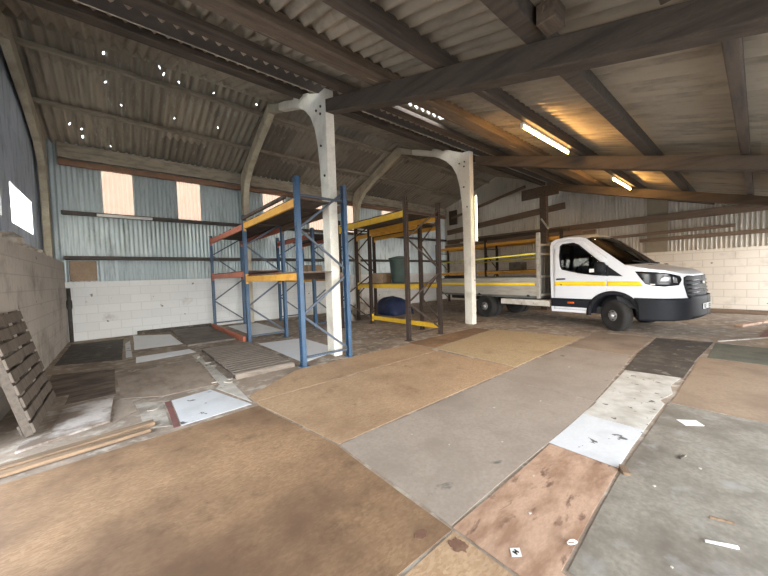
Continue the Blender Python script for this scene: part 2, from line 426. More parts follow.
struct(wave_sheet(-1.4, 14.1, .165, .09, [-2.0, -1, 0, 1, 2, 3, 3.5] + frange(3.55, 4.2, .05) + [4.5, 4.92], lambda u, v, h: (u, v, zl(v) + h + .03), 6, lean_drop).build('ceiling', 'roof_front', smooth=True), 'lean-to corrugated cement roof')
rg = MB().tube([(-1.4, 7.93, 5.99), (14.1, 7.93, 5.99)], .13, 10).build('ridge_cap', 'roof_rear', smooth=True)
struct(rg, 'cement ridge capping')

# back wall: blocks below, sheets above with translucent sheets let in
struct(MB().box(XL, XR, YB, YB + .2, 0, 1.5).build('wall_back', 'block_back'), 'white painted block dwarf wall')
WIN = [(-.22, .42), (1.46, 2.06), (3.98, 4.70), (5.72, 6.42), (7.2, 7.8), (9.4, 10.0)]
def back_drop(u, v0, v1):
    return any(a < u < b for a, b in WIN) and v0 >= 3.29 and v1 <= 4.41
struct(wave_sheet(XL - .5, XR + .2, .1, .042, [1.45, 3.3, 4.4, 5.1], lambda u, v, h: (u, YB + .06 + h, v), 6, back_drop).build('wall_back', 'galv', smooth=True), 'galvanised corrugated sheet back wall')
for i, (a, b) in enumerate(WIN):
    struct(wave_sheet(a - .02, b + .02, .1, .026, [3.27, 4.42], lambda u, v, h: (u, YB + .085 + h, v), 6).build('window_%d' % (i + 1), 'pane_peach', smooth=True), 'yellowed translucent sheet let into back wall')
# left wall: blocks below with the big open doorway near the camera, sheets coloured lighter for haze above
DY0, DY1, DZ = 2.0, 4.2, 2.75
FO = [(-.4, 6.6), (11.2, 13.5)]   # open bays added in the unseen eaves wall to brighten the interior
FZ = 2.45
mb = MB().box(XL - .3, XL, DY1, YB + .2, 0, 2.0).box(XL - .3, XL, YF - .2, DY0, 0, 2.0)
struct(mb.build('wall_left', 'block_left'), 'grimy painted block dwarf wall')
LW = [(5.9, 7.85), (8.35, 10.25)]
def left_drop(u, v0, v1):
    if DY0 < u < DY1 and v1 <= DZ + .01: return True
    return any(a < u < b for a, b in LW) and v0 >= 2.53 and v1 <= 3.26
rows = [1.95, 2.54, 2.75, 3.25] + frange(3.25, 6.0, .25)[1:]
def left_fn(u, v, h): return (XL - .34 + h, u, min(v, roofz(u) + .02))
struct(wave_sheet(YF - .2, YB + .2, .1, .026, rows, left_fn, 6, left_drop).build('wall_left', 'galv_haze', smooth=True), 'dark corrugated gable sheeting lightened by painted haze')
struct(wave_sheet(8.3, 10.3, .1, .02, [2.5, 3.3], lambda u, v, h: (XL - .37 + h, u, v), 6).build('window_7', 'pane_warm', smooth=True), 'bright translucent sheet window in gable')
w8 = struct(MB().box(XL - .385, XL - .375, 5.85, 7.9, 2.5, 3.3).build('window_8', 'glass_win'), 'clear window beside doorway')
fr = MB()
for y in (5.88, 6.87, 7.86): fr.box(XL - .405, XL - .35, y - .03, y + .03, 2.5, 3.3)
for z in (2.53, 3.27): fr.box(XL - .405, XL - .35, 5.85, 7.9, z - .03, z + .03)
fr.build('window_frame', 'alu', w8)
# right wall
struct(MB().box(XR, XR + .2, YF - .2, YB + .2, 0, 1.9).build('wall_right', 'block_right'), 'cream painted block dwarf wall')
def right_fn(u, v, h): return (XR + .075 + h, u, min(v, roofz(u) + .02))
struct(wave_sheet(YF - .2, YB + .2, .1, .055, frange(1.85, 6.0, .15), right_fn, 6).build('wall_right', 'clad_right', smooth=True), 'pale grey corrugated gable sheeting')
# wall behind the camera
mb = MB().box(XL - .3, XR + .2, YF - .2, YF, FZ, 2.70)
for a, b in ((XL - .3, FO[0][0]), (FO[0][1], FO[1][0]), (FO[1][1], XR + .2)): mb.box(a, b, YF - .2, YF, 0, FZ)
struct(mb.build('wall_front', 'block_right'), 'painted block wall with two open bays added for daylight at the lean-to eaves')

# ------------------------------------------------------------------ roof structure
def frame_along(name, p0, p1, label, group, th=.17):
    """portal frame in the vertical plane through post p0 (front) and p1 (rear)"""
    p0 = Vector((*p0, 0)); p1 = Vector((*p1, 0)); L = (p1 - p0).length
    d = (p1 - p0).normalized(); x = Vector((d.y, -d.x, 0))
    o = empty(name, p0, label, 'portal frame', group)
    m3 = Matrix((x, d, Vector((0, 0, 1)))).transposed().to_4x4()
    k = L / 6.15
    def P(poly): return [(a * k, b) for a, b in poly]
    # front post with haunch; local y 0 = front face of post
    post = [(0, 0), (.27, 0), (.27, 2.75), (.30, 3.35), (.36, 3.80), (.46, 4.15), (.62, 4.42), (.85, 4.64), (1.10, 4.80), (1.42, 4.96), (2.0, 5.17), (2.30, 5.28),
            (2.30, 5.44), (1.95, 5.33), (1.42, 5.12), (1.36, 5.16), (.72, 4.92), (.60, 4.85), (.24, 4.69), (0, 4.67)]
    MB().prism(P(post), -th / 2, th / 2, 'x', m3).build('post', 'concrete', o, bev=.015)
    arm = [(2.26, 4.95), (2.95, 5.28), (3.12, 5.30), (3.2, 5.52), (3.0, 5.60), (2.28, 5.30)]
    MB().prism(P([(2.24, 5.265), (3.05, 5.55), (3.05, 5.74), (2.92, 5.70), (2.24, 5.42)]), -th / 2 + .01, th / 2 - .01, 'x', m3).build('ridge_arm', 'concrete_rear', o, bev=.01)
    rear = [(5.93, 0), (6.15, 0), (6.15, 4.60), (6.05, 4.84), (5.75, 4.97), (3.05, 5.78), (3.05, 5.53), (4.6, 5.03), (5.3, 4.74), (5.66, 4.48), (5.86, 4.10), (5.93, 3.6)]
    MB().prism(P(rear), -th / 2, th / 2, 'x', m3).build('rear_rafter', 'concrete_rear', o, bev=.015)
    for (yy, zz) in ((.16, 4.42), (.34, 4.42), (.18, 4.30), (.2, 3.75), (.1, 3.2)):
        MB().lathe([(.022, -.012), (.022, .012)], 8, 'x', m3 @ Matrix.Translation((-th / 2 - .008, yy * k, zz))).build('bolt', 'rust', o)
    return o
frame_along('portal_frame', (2.95, 4.83), (3.30, 10.968), 'whitewashed concrete portal frame beside the blue racking', None)
f2 = frame_along('portal_frame', (7.40, 5.0), (7.72, 10.968), 'whitewashed concrete portal frame whose post stands against the truck bed', None)
f0 = empty('portal_frame', (-1.155, 10.98, 0), 'dusty concrete frame rising against the gable with the bright windows', 'portal frame')
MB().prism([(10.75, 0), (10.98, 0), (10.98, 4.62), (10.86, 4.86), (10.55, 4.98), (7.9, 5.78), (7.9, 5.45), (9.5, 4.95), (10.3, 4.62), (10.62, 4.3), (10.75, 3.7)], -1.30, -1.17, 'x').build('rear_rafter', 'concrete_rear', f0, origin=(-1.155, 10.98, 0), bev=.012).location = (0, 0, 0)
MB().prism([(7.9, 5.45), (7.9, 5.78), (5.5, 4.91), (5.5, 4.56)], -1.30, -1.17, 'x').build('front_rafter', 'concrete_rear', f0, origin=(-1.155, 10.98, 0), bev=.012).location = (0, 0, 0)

def beam(name, x0, x1, y0, y1, z0, z1, m, label, cat='beam', group=None, bev=.012):
    return tag(MB().box(x0, x1, y0, y1, z0, z1).build(name, m, origin=((x0 + x1) / 2, (y0 + y1) / 2, (z0 + z1) / 2), bev=bev), label, cat, group)
# rear slope purlins
for y, lb in ((9.74, 'pale concrete purlin lower on the rear roof slope, above the eaves'), (8.37, 'pale concrete purlin higher on the rear roof slope, next below the ridge')):
    z = 4.865 - .3 * (y - 11)
    beam('roof_purlin', -1.3, 13.78, y - .05, y + .05, z + .01, z + .10, 'concrete_tan', lb, 'purlin', 'concrete purlins of the rear slope')
beam('eaves_beam', -1.0, 13.78, 10.985, 11.08, 4.56, 4.92, 'concrete_tan', 'pale concrete eaves beam along top of the back wall', 'beam')
beam('eaves_rail', -1.0, 13.78, 11.0, 11.07, 4.38, 4.53, 'rail_rust', 'rusty orange eaves rail just above the back wall windows', 'rail')
beam('sheeting_rail', -1.0, 13.78, 10.98, 11.07, 3.17, 3.27, 'rail_dark', 'dark steel rail just under the back wall windows', 'rail', 'back wall rails')
beam('sheeting_rail', -1.0, 13.78, 10.98, 11.07, 2.05, 2.15, 'rail_dark', 'dark steel rail halfway up the back wall sheeting', 'rail', 'back wall rails')
# front slope purlins
for y, lb in ((5.84, 'dark timber purlin of the front slope, next behind the gutter'),):
    z = 4.70 + .371 * (y - 5)
    beam('roof_purlin', -1.3, 13.78, y - .09, y + .09, z - .05, z + .10, 'timber_dark', lb, 'purlin')
# valley gutter carried on the posts
vg = empty('valley_gutter', (-1.3, 5.1, 4.81), 'long dark steel valley gutter lying over the white posts', 'gutter')
g = MB().box(-1.3, 13.78, 4.91, 5.30, 4.825, 4.84).box(-1.3, 13.78, 4.91, 4.925, 4.83, 4.87).box(-1.3, 13.78, 5.285, 5.30, 4.83, 4.87)
g.build('trough', 'gutter', vg, origin=(-1.3, 5.1, 4.81)).location = (0, 0, 0)
for y in (4.90, 5.318):
    MB().tube([(-1.3, y, 4.835), (13.78, y, 4.835)], .016, 6).build('lip', 'lip', vg, origin=(-1.3, 5.1, 4.81)).location = (0, 0, 0)
beam('gutter_plate', -1.3, 13.78, 4.15, 4.33, 4.345, 4.42, 'timber_dark', 'dark timber plate on the rafters beside the valley gutter', 'beam')
# lean-to purlins on the rafters
def purlin(y, w, h, m, lb, x0=-1.3, x1=13.78, grp='timber purlins of the lean-to'):
    zb = 3.0 + .305 * (y + w / 2) + .005
    return beam('roof_purlin', x0, x1, y - w / 2, y + w / 2, zb, zb + h, m, lb, 'purlin', grp)
purlin(3.42, .24, .16, 'timber', 'broad pale brown timber purlin, first from the valley gutter')
purlin(2.36, .10, .20, 'timber_dark', 'slim dark timber purlin the strip lamps hang from')
purlin(1.28, .15, .17, 'timber_yd', 'heavy rough timber purlin crossing the middle of the lean-to')
purlin(.15, .10, .17, 'timber_dark', 'dark timber purlin nearest the low eaves')
# loose timber blocks beside the purlins
tag(MB().box(2.66, 2.86, 1.02, 1.17, 3.36, 3.52).build('timber_block', 'timber', bev=.01, origin=(2.76, 1.1, 3.44)), 'short timber cleat fixed beside the rough heavy purlin', 'block')
tag(MB().box(2.70, 2.86, .26, .44, 3.14, 3.28).build('timber_block', 'timber_dark', bev=.01, origin=(2.78, .35, 3.21)), 'short dark timber cleat by the purlin nearest the eaves', 'block')
# rafters: sagging timbers from post head down to the eaves
def rafter(xc, lb, w=.18):
    mb = MB(); pts = []
    ys = [4.82, 4.0, 3.0, 2.0, 1.0, 0, -1.0, YF]
    prof_b = [(y, 2.78 + .305 * y - .04 * math.sin(PI * min(1, max(0, y / 4.8)))) for y in ys]
    prof_t = [(y, 3.0 + .305 * y) for y in ys]
    mb.prism(prof_b + prof_t[::-1], xc - w / 2, xc + w / 2, 'x')
    return tag(mb.build('roof_rafter', 'timber_yd', origin=(xc, 2, 3.4), bev=.012), lb, 'rafter', 'timber rafters of the lean-to')
rafter(2.95, 'dark timber rafter running from the post beside the blue racking')
rafter(7.40, 'dark timber rafter running from the post beside the truck bed')
rafter(11.7, 'dark timber rafter running from the brown timber post behind the truck')
# timber post and crosshead behind the truck
tp = empty('timber_post', (11.7, 4.95, 0), 'dark timber post with crosshead standing behind the truck bed', 'post')
MB().box(-.10, .10, -.11, .11, 0, 4.39).build('shaft', 'timber_dark', tp, bev=.012)
MB().box(-.13, -.10, -.55, .75, 4.0, 4.38).build('crosshead', 'timber_dark', tp, bev=.01)
MB().bar((-.12, .05, 3.25), (-.16, -.22, 2.85), .03, .05).build('strap', 'alu', tp)
# timbers fixed to the right gable
def wallplank(name, ya, yb, za, zb, h, m, lb, x=XR, t=.06):
    mb = MB().bar((x - t / 2 - .002, ya, za), (x - t / 2 - .002, yb, zb), t, h)
    return tag(mb.build(name, m, origin=(x - t / 2, (ya + yb) / 2, (za + zb) / 2), bev=.008), lb, 'plank', 'planks across the gable wall')
wallplank('wall_plank', -1.5, 10.9, 2.98, 3.10, .24, 'timber_y', 'longest brown timber rail across the gable wall, running over the truck')
wallplank('wall_plank', .45, 5.4, 2.55, 2.50, .10, 'timber_y', 'thin dark plank ending short, above a longer one on the gable wall', XR, .05)
wallplank('wall_plank', -1.5, 2.65, 2.31, 2.32, .12, 'timber_y', 'lowest plank on the gable wall, just over the blocks')
wallplank('wall_plank', 5.0, 10.9, 3.98, 3.62, .26, 'timber_y', 'broad brown plank on the gable passing behind the timber post')
wallplank('wall_plank', 6.6, 10.6, 5.10, 4.35, .12, 'timber_y', 'narrow brown plank highest on the gable wall')
tag(MB().box(XR + .005, XR + .03, 1.93, 2.46, 1.9, 3.74).build('wall_panel', 'clad_tan', bev=.004, origin=(XR + .02, 2.2, 2.8)), 'tall stained tan panel on the gable sheeting behind the truck nose', 'panel')
mb = MB().bar((XR - .07, .85, zl(.85) - .16), (XR - .07, 1.9, zl(1.9) - .16), .10, .22)
tag(mb.build('rake_timber', 'timber_dark', origin=(XR - .07, 0, 3), bev=.01), 'dark timber under the roof edge at the low end of the gable', 'beam')
tag(MB().box(13.74, 13.80, 10.25, 10.75, 4.0, 4.75).build('gable_hatch', 'timber_dark', origin=(13.77, 10.5, 4.4), bev=.005), 'small dark boarded hatch high in the far corner', 'hatch')

# ------------------------------------------------------------------ lamps
def strip_lamp(name, x0, x1, y, z, lb):
    o = empty(name, ((x0 + x1) / 2, y, z), lb, 'strip lamp', 'lit strip lamps under the lean-to')
    L = (x1 - x0) / 2
    MB().box(-L, L, -.03, .03, .025, .065).build('housing', 'lamp_body', o, bev=.004)
    MB().tube([(-L + .02, 0, 0), (L - .02, 0, 0)], .015, 10).build('tube', 'tube', o, smooth=True)
    for s in (-1, 1):
        MB().box(s * L - .02, s * L + .02, -.02, .02, -.025, .03).build('lampholder', 'lamp_body', o, bev=.003)
    return o
strip_lamp('strip_lamp', 4.98, 6.82, 2.42, 3.68, 'lit strip lamp under the slim purlin between the two rafters')
strip_lamp('strip_lamp', 9.70, 11.45, 2.42, 3.68, 'lit strip lamp under the roof above the truck cab')
o = empty('upright_lamp', (7.462, 4.948, 2.88), 'lit upright tube lamp on side of the post by the truck bed', 'strip lamp')
MB().box(-.016, .016, -.005, .05, -.62, .62).build('housing', 'lamp_body', o, bev=.004)
MB().tube([(.0, -.03, -.6), (.0, -.03, .6)], .018, 10).build('tube', 'tube_green', o, smooth=True)
for s in (-1, 1): MB().box(-.018, .018, -.05, 0, s * .61 - .02, s * .61 + .02).build('lampholder', 'lamp_body', o)
o = empty('batten_lamp', (.23, 10.9685, 3.205), 'unlit white batten on the rail under the back wall windows', 'strip lamp')
MB().box(-.58, .58, -.03, .012, -.035, .035).build('housing', 'lamp_body', o, bev=.006)
MB().tube([(-.55, -.045, 0), (.55, -.045, 0)], .016, 8).build('tube', 'tube_off', o, smooth=True)

# ------------------------------------------------------------------ fixtures at the back wall
tag(MB().box(-.92, -.42, 11.02, 11.085, 1.52, 2.03).build('wall_board', 'board_tan', bev=.006, origin=(-.67, 11.05, 1.77)), 'tan board in the corner above the white block wall', 'board')
tag(MB().box(.32, 2.15, 10.98, 11.08, .001, .10).build('skirting_timber', 'board_dark', bev=.008, origin=(1.2, 11, .05)), 'dark timber lying along foot of the white back wall', 'timber')
o = empty('drain_pipe', (-.97, 11.04, 0), 'dark pipe standing in the corner with a swollen joint', 'pipe')
MB().tube([(0, 0, 0), (0, 0, 1.35)], .04, 10).build('pipe', 'pipe', o, smooth=True)
MB().lathe([(.042, .82), (.052, .86), (.055, .95), (.052, 1.03), (.042, 1.06)], 12, 'z').build('joint', 'pipe', o, smooth=True)
# rubble on the ledge of the left wall
for i in range(7):
    y = 5.3 + i * .78 + random.uniform(-.1, .1); s = random.uniform(.08, .15)
    b = MB()
    b.lathe([(.3 * s, 0), (s, .12 * s), (.9 * s, .8 * s), (.4 * s, 1.2 * s)], 7, 'z')
    b.v = [(x * random.uniform(.8, 1.2), yy * random.uniform(.8, 1.5), z * random.uniform(.9, 1.2) if z > 0 else z) for x, yy, z in b.v]
    wh = ['nearest the open doorway', 'second from the doorway', 'third from the doorway', 'fourth from the doorway', 'third from the corner', 'second from the corner', 'nearest the corner'][i]
    tag(b.build('rubble_stone', 'rubble', loc=(XL - .15, y, 2.0)), 'lump of rubble on the window ledge, ' + wh, 'stone', 'rubble on the ledge under the gable windows')

# ------------------------------------------------------------------ pallet racking
def upright(parent, x, y, z1, face, m, w=.09, dpt=.07):
    """perforated upright; face -1/+1 = side (along x) that carries the holes"""
    mb = MB()
    xo = x + face * dpt / 2; t = .006 * face
    a, b = sorted((xo - t, xo))
    for s in (-1, 1):
        mb.box(x - dpt / 2, x + dpt / 2, y + s * (w / 2) - .004, y + s * (w / 2) + .004, 0, z1)
        mb.box(a, b, y + s * .037 - .010, y + s * .037 + .010, 0, z1)
    mb.box(a, b, y - .008, y + .008, 0, z1)
    if m == 'rust':     # open section punched on its front web as well
        mb = MB()
        mb.box(x - dpt / 2, x - dpt / 2 + .006, y - w / 2, y + w / 2, 0, z1).box(x + dpt / 2 - .006, x + dpt / 2, y - w / 2, y + w / 2, 0, z1)
        for q in (-.027, .027): mb.box(x + q - .008, x + q + .008, y - w / 2 - .003, y - w / 2 + .003, 0, z1)
        z = 0
        while z < z1 - .03:
            mb.box(x - .02, x + .02, y - w / 2 - .003, y - w / 2 + .003, z, z + .024); z += .0525
        o = mb.build('upright', m, parent)
        MB().box(x - .07, x + .07, y - .075, y + .075, .0, .008).build('foot_plate', m, o)
        return o
    z = .0
    while z < z1 - .03:
        for s in (-1, 1): mb.box(a, b, y + s * .018 - .011, y + s * .018 + .011, z, z + .03)
        z += .0525
    o = mb.build('upright', m, parent)
    MB().box(x - .07, x + .07, y - .075, y + .075, .0, .008).build('foot_plate', m, o)
    return o
def brace_set(parent, x0, x1, y, m, nodes, hz, w=.035):
    for (a, za, b, zb) in nodes:
        MB().bar((x0 if a == 0 else x1, y, za), (x0 if b == 0 else x1, y, zb), w, .02, (0, 1, 0)).build('brace', m, parent)
    for z in hz:
        MB().bar((x0, y, z), (x1, y, z), .03, w).build('brace', m, parent)
ZIG = [(1, .15, 0, .80), (0, .82, 1, 1.42), (1, 1.55, 0, 2.18), (0, 2.2, 1, 2.86)]
def rack_beam(parent, x, y0, y1, z, m, out, h=.115):
    o = MB().box(x - .025, x + .025, y0, y1, z - h, z).build('beam', m, parent, bev=.006)
    for y in (y0, y1):
        s = 1 if y == y0 else -1
        MB().box(x - .03, x + .03, y, y + s * .006, z - h - .05, z + .05).build('end_plate', m, o)
    return o
def shelf(parent, x0, x1, y0, y1, z, m, n=14, t=.022, notch=None):
    mb = MB(); w = (y1 - y0) / n
    for i in range(n):
        r = random.uniform(-.004, .004)
        xe = x1
        if notch and y0 + i * w < notch[2] and y0 + (i + 1) * w > notch[1]: xe = notch[0]   # board cut short round the post
        mb.box(x0 + random.uniform(0, .03), xe - random.uniform(0, .03), y0 + i * w + .006, y0 + (i + 1) * w - .006, z + r + .004, z + t + r)
    mb.box(x0 + .05, x0 + .09, y0, y1, z - .02, z + .006).box(x1 - .09, x1 - .05, notch[2] if notch else y0, y1, z - .02, z + .006)
    return mb.build('shelf_deck', m, parent)

X0, X1 = 2.20, 3.07
R = empty('pallet_rack', (2.63, 7.6, 0), 'blue two bay pallet racking with orange beams beside the white post', 'racking')
R.location = (0, 0, 0)
for y, zt in ((4.68, 3.0), (7.42, 2.85), (10.74, 2.78)):
    for x, fc in ((X0, -1), (X1, 1)):
        upright(R, x, y, zt, fc, 'blue')
    brace_set(R, X0 + .02, X1 - .02, y, 'brace', ZIG if y < 7 else [(1, .15, 0, .80), (0, .82, 1, 1.42), (1, 1.55, 0, 2.18), (0, 2.2, 1, 2.72)], (.13, 2.72) if y < 5 else (.13,))
for x in (X0, X1):
    s = -1 if x == X0 else 1
    rack_beam(R, x, 4.73, 7.37, 2.67, 'orange' if s < 0 else 'timber_y', s, .125)
    rack_beam(R, x, 4.73, 7.37, 1.49, 'orange' if s < 0 else 'deck_brown', s)
    rack_beam(R, x, 7.47, 10.69, 2.67, 'redor', s, .125)
    rack_beam(R, x, 7.47, 10.69, 1.60, 'redor', s)
shelf(R, X0 - .01, X1 + .01, 4.75, 7.36, 2.675, 'deck', notch=(2.84, 4.8, 5.15))
shelf(R, X0 - .01, X1 + .01, 4.75, 7.36, 1.495, 'deck_brown', notch=(2.84, 4.8, 5.15))
shelf(R, X0 - .01, X1 + .01, 7.48, 10.68, 2.675, 'deck', 16)
shelf(R, X0 - .01, X1 + .01, 7.48, 10.68, 1.605, 'deck_brown', 16)
# loose rails laid along the front of the racking, on the shelf edge and on the floor
tag(MB().bar((2.12, 4.95, 2.735), (2.12, 7.25, 2.74), .05, .05).build('loose_batten', 'timber_dark', origin=(2.12, 6, 2.7)), 'dark batten lying along the edge of the top shelf of the blue racking', 'batten')
lb = tag(MB().box(2.10, 2.16, 7.55, 10.7, .001, .12).build('floor_beam', 'redor', origin=(2.13, 9, .06), bev=.006), 'faded red rack beam lying on the floor before the rear bay of blue racking', 'beam')

# second blue rack standing at the back wall
R2 = empty('pallet_rack', (0, 0, 0), 'blue racking with red beams against the back wall behind the white post', 'racking')
for y, zt in ((8.0, 2.8), (10.5, 2.8)):
    for x, fc in ((4.17, -1), (5.05, 1)):
        upright(R2, x, y, zt, fc, 'blue')
    brace_set(R2, 4.19, 5.03, y, 'brace', [(1, .15, 0, .80), (0, .82, 1, 1.42), (1, 1.55, 0, 2.18), (0, 2.2, 1, 2.72)], (.13, 2.7))
for x in (4.17, 5.05):
    rack_beam(R2, x, 8.05, 10.45, 2.63, 'redor', 1); rack_beam(R2, x, 8.05, 10.45, 1.42, 'orange', 1)
shelf(R2, 4.16, 5.06, 8.06, 10.44, 1.425, 'deck_brown')
shelf(R2, 4.16, 5.06, 8.06, 10.44, 2.635, 'deck')

# brown racks with yellow beams
R3 = empty('pallet_rack', (0, 0, 0), 'brown pallet racking with bright yellow top beam, nearer the white post', 'racking')
for y, zt in ((4.8, 3.05), (7.42, 2.95)):
    for x, fc in ((4.68, -1), (5.72, 1)):
        upright(R3, x, y, zt, fc, 'rust')
    brace_set(R3, 4.70, 5.70, y, 'rust', ZIG, (.13, 2.72))
rack_beam(R3, 4.68, 4.85, 7.37, 2.77, 'yellow', -1, .13)
rack_beam(R3, 5.72, 4.85, 7.37, 2.77, 'orange', 1, .13)
rack_beam(R3, 5.72, 4.85, 7.37, .24, 'yellow', 1)
shelf(R3, 4.66, 5.74, 4.86, 7.36, 2.775, 'deck')
R4 = empty('pallet_rack', (0, 0, 0), 'brown pallet racking with low yellow shelf holding the green bin', 'racking')
for y, zt in ((5.55, 2.95), (8.35, 2.95)):
    for x, fc in ((5.90, -1), (6.62, 1)):
        upright(R4, x, y, zt, fc, 'rust')
    brace_set(R4, 5.92, 6.60, y, 'rust', ZIG, (.13, 2.72))
for x in (5.90, 6.62):
    rack_beam(R4, x, 5.6, 8.3, 1.16, 'yellow', 1); rack_beam(R4, x, 5.6, 8.3, 2.70, 'orange', 1)
shelf(R4, 5.89, 6.63, 5.61, 8.29, 1.165, 'deck_brown')
shelf(R4, 5.89, 6.63, 5.61, 8.29, 2.705, 'deck')
# rack on the far side of the truck
R5 = empty('pallet_rack', (0, 0, 0), 'rusty racking with orange beams standing beyond the truck bed', 'racking')
for y in (4.5, 7.5, 10.2):
    for x, fc in ((12.0, -1), (12.9, 1)):
        upright(R5, x, y, 2.85, fc, 'rust')
    brace_set(R5, 12.02, 12.88, y, 'rust', ZIG[:3], (.13, 2.4))
for x in (12.0, 12.9):
    for a, b in ((4.55, 7.45), (7.55, 10.15)):
        rack_beam(R5, x, a, b, 2.62, 'orange', 1); rack_beam(R5, x, a, b, 1.45, 'orange', 1)
shelf(R5, 11.99, 12.91, 4.56, 7.44, 1.455, 'deck_brown')
# timbers stacked on that rack
for i, (x, z, a, b, t, lb) in enumerate(((12.16, 2.70, 3.9, 9.6, 'timber_y', 'outermost long brown timber on top of the rack beyond the truck'), (12.36, 2.70, 4.2, 9.9, 'timber_y', 'second long brown timber on top of the rack beyond the truck'),
                                       (12.58, 2.70, 3.6, 9.2, 'timber_y', 'third long brown timber on top of the rack beyond the truck'), (12.2, 2.845, 4.3, 8.4, 'timber_yd', 'dark timber lying highest on the rack beyond the truck'))):
    tag(MB().box(x - .07, x + .07, a, b, z - .075, z + .065).build('stacked_timber', t, origin=(x, (a + b) / 2, z), bev=.01), lb, 'timber', 'timbers stored on the rack beyond the truck')

# things stored in the racks
o = empty('storage_bin', (6.28, 6.75, 1.19), 'dark green plastic bin on the low shelf of the brown racking', 'bin')
MB().lathe([(.22, 0), (.24, .02), (.29, .62), (.31, .64), (.31, .68), (.28, .68)], 20, 'z').build('body', 'green_plastic', o, smooth=True)
MB().lathe([(.315, .685), (.32, .72), (.1, .77), (.02, .77)], 20, 'z').build('lid', 'green_plastic', o, smooth=True)
def lumpy(name, m, loc, sx, sy, sz, lb, cat, seed):
    r = random.Random(seed); mb = MB(); n, k = 20, 10
    for j in range(k + 1):
        t = j / k
        for i in range(n):
            a = 2 * PI * i / n; q = (1 - t ** 2.6) ** .5
            e = 1 + .12 * math.sin(3 * a + seed) + .07 * math.sin(5 * a + 4 * t) + r.uniform(-.03, .03)
            sg = lambda v: math.copysign(abs(v) ** .7, v)
            mb.v.append((sx * q * e * sg(math.cos(a)), sy * q * e * sg(math.sin(a)), sz * t * (1 + .06 * math.sin(4 * a)) if j else 0))
    for j in range(k):
        for i in range(n): mb.f.append((j * n + i, j * n + (i + 1) % n, (j + 1) * n + (i + 1) % n, (j + 1) * n + i))
    mb.f.append(tuple(range(n))[::-1]); mb.f.append(tuple(range(k * n, (k + 1) * n)))
    return tag(mb.build(name, m, smooth=True, loc=loc), lb, cat)
lumpy('tarpaulin_bundle', 'tarp', (7.75, 8.75, .0), .55, .70, .62, 'navy tarpaulin bundle on the floor beyond the brown racking', 'tarpaulin', 3)
lumpy('sack', 'sack', (5.30, 8.5, .0), .35, .4, .45, 'pale grey sack slumped on the floor behind the brown racking', 'sack', 5)
lumpy('sack', 'rubble', (6.95, 9.6, .0), .3, .35, .42, 'rough pale sack by the back wall beyond the racking', 'sack', 8)
def carton(x, y, z, sx, sy, sz, rz, m, lb):
    o = empty('carton', (x, y, z), lb, 'box', None, rz)
    MB().box(-sx / 2, sx / 2, -sy / 2, sy / 2, 0, sz).build('body', m, o, bev=.006)
    for s in (-1, 1):
        MB().bar((s * sx / 4 - s * .0, -sy / 2, sz + .004), (s * sx / 4, sy / 2, sz + .004), sx / 2 - .006, .005).build('flap', m, o)
    return o
carton(6.26, 7.55, 1.19, .4, .45, .3, .1, 'card', 'brown carton on the low shelf behind the green bin')
carton(4.6, 9.0, 1.45, .5, .5, .35, .1, 'card', 'brown carton on the shelf of the blue racking at the back wall')
carton(12.4, 5.2, 1.48, .45, .55, .22, .05, 'card', 'shallow brown carton on the shelf beyond the truck, next its headboard')
carton(12.4, 6.3, 1.48, .45, .5, .3, -.1, 'sack', 'grey carton on the shelf beyond the truck bed')
# pale plank and red beam stacked on wall beyond the post
tag(MB().bar((12.5, 9.15, 2.83), (12.5, 6.9, 2.83), .09, .12).build('pale_plank', 'white_dirty', origin=(12.5, 8, 2.83), bev=.006), 'pale plank lying on timbers at the far end of the rack', 'plank')

# ------------------------------------------------------------------ floor coverings
zt = [0]
SHEETS = []
def sheet(x0, x1, y0, y1, m, lb, z=0.001, t=.003, rz=0, name='floor_sheet', cut=None, seed=1):
    """one board with slightly chipped edges; cut = polygon in place of a rectangle"""
    r = random.Random(seed + int(x0 * 10) + int(y0 * 10))
    cx, cy = (x0 + x1) / 2, (y0 + y1) / 2
    if cut: poly = [(a - cx, b - cy) for a, b in cut]
    else:
        hx, hy = (x1 - x0) / 2, (y1 - y0) / 2
        poly = [(-hx, -hy), (hx, -hy), (hx, hy), (-hx, hy)]
    ed = []
    for i in range(len(poly)):
        a, b = Vector(poly[i]), Vector(poly[(i + 1) % len(poly)])
        n = max(1, int((b - a).length / .35))
        nrm = Vector((-(b - a).y, (b - a).x)).normalized()
        for k in range(n):
            p = a.lerp(b, k / n) + nrm * (r.uniform(0, .007) if k else 0)
            ed.append((p.x, p.y))
    o = MB().prism(ed, 0, t).build(name, m, loc=(cx, cy, z))
    o.rotation_euler = (0, 0, rz)
    return tag(o, lb, 'floor board')
# nearest row, right of the camera
sheet(1.62, 4.27, -1.6, .59, 'conc_grey', 'grey cement board at front corner holding two white sticks', cut=[(1.52, -1.6), (4.27, -1.6), (4.27, .59), (2.63, .60), (2.06, .585), (1.53, .56)])
sheet(4.29, 6.75, -1.6, .575, 'board_tan', 'tan plywood board with the dark stained boards along its edge')
sheet(6.77, 8.15, -1.6, .50, 'green_grey', 'green grey board between tan plywood and the far wall')
sheet(1.345, 2.60, -.2, 1.075, 'ply_pink', 'pinkish water stained plywood with the white tag on it', cut=[(1.345, -.4), (1.49, -.4), (1.50, .58), (2.05, .605), (2.605, .62), (2.60, 1.075), (1.345, 1.075)])
sheet(2.615, 3.39, .625, 1.09, 'white_board', 'clean white laminated board with black scuffs beside the pink plywood')
sheet(3.40, 5.26, .61, 1.16, 'white_dirty', 'dirty cream board with torn edge between clean white and dark boards', cut=[(3.40, .625), (4.2, .61), (4.3, .66), (4.6, .60), (4.9, .66), (5.33, .62), (5.25, 1.17), (3.40, 1.09)])
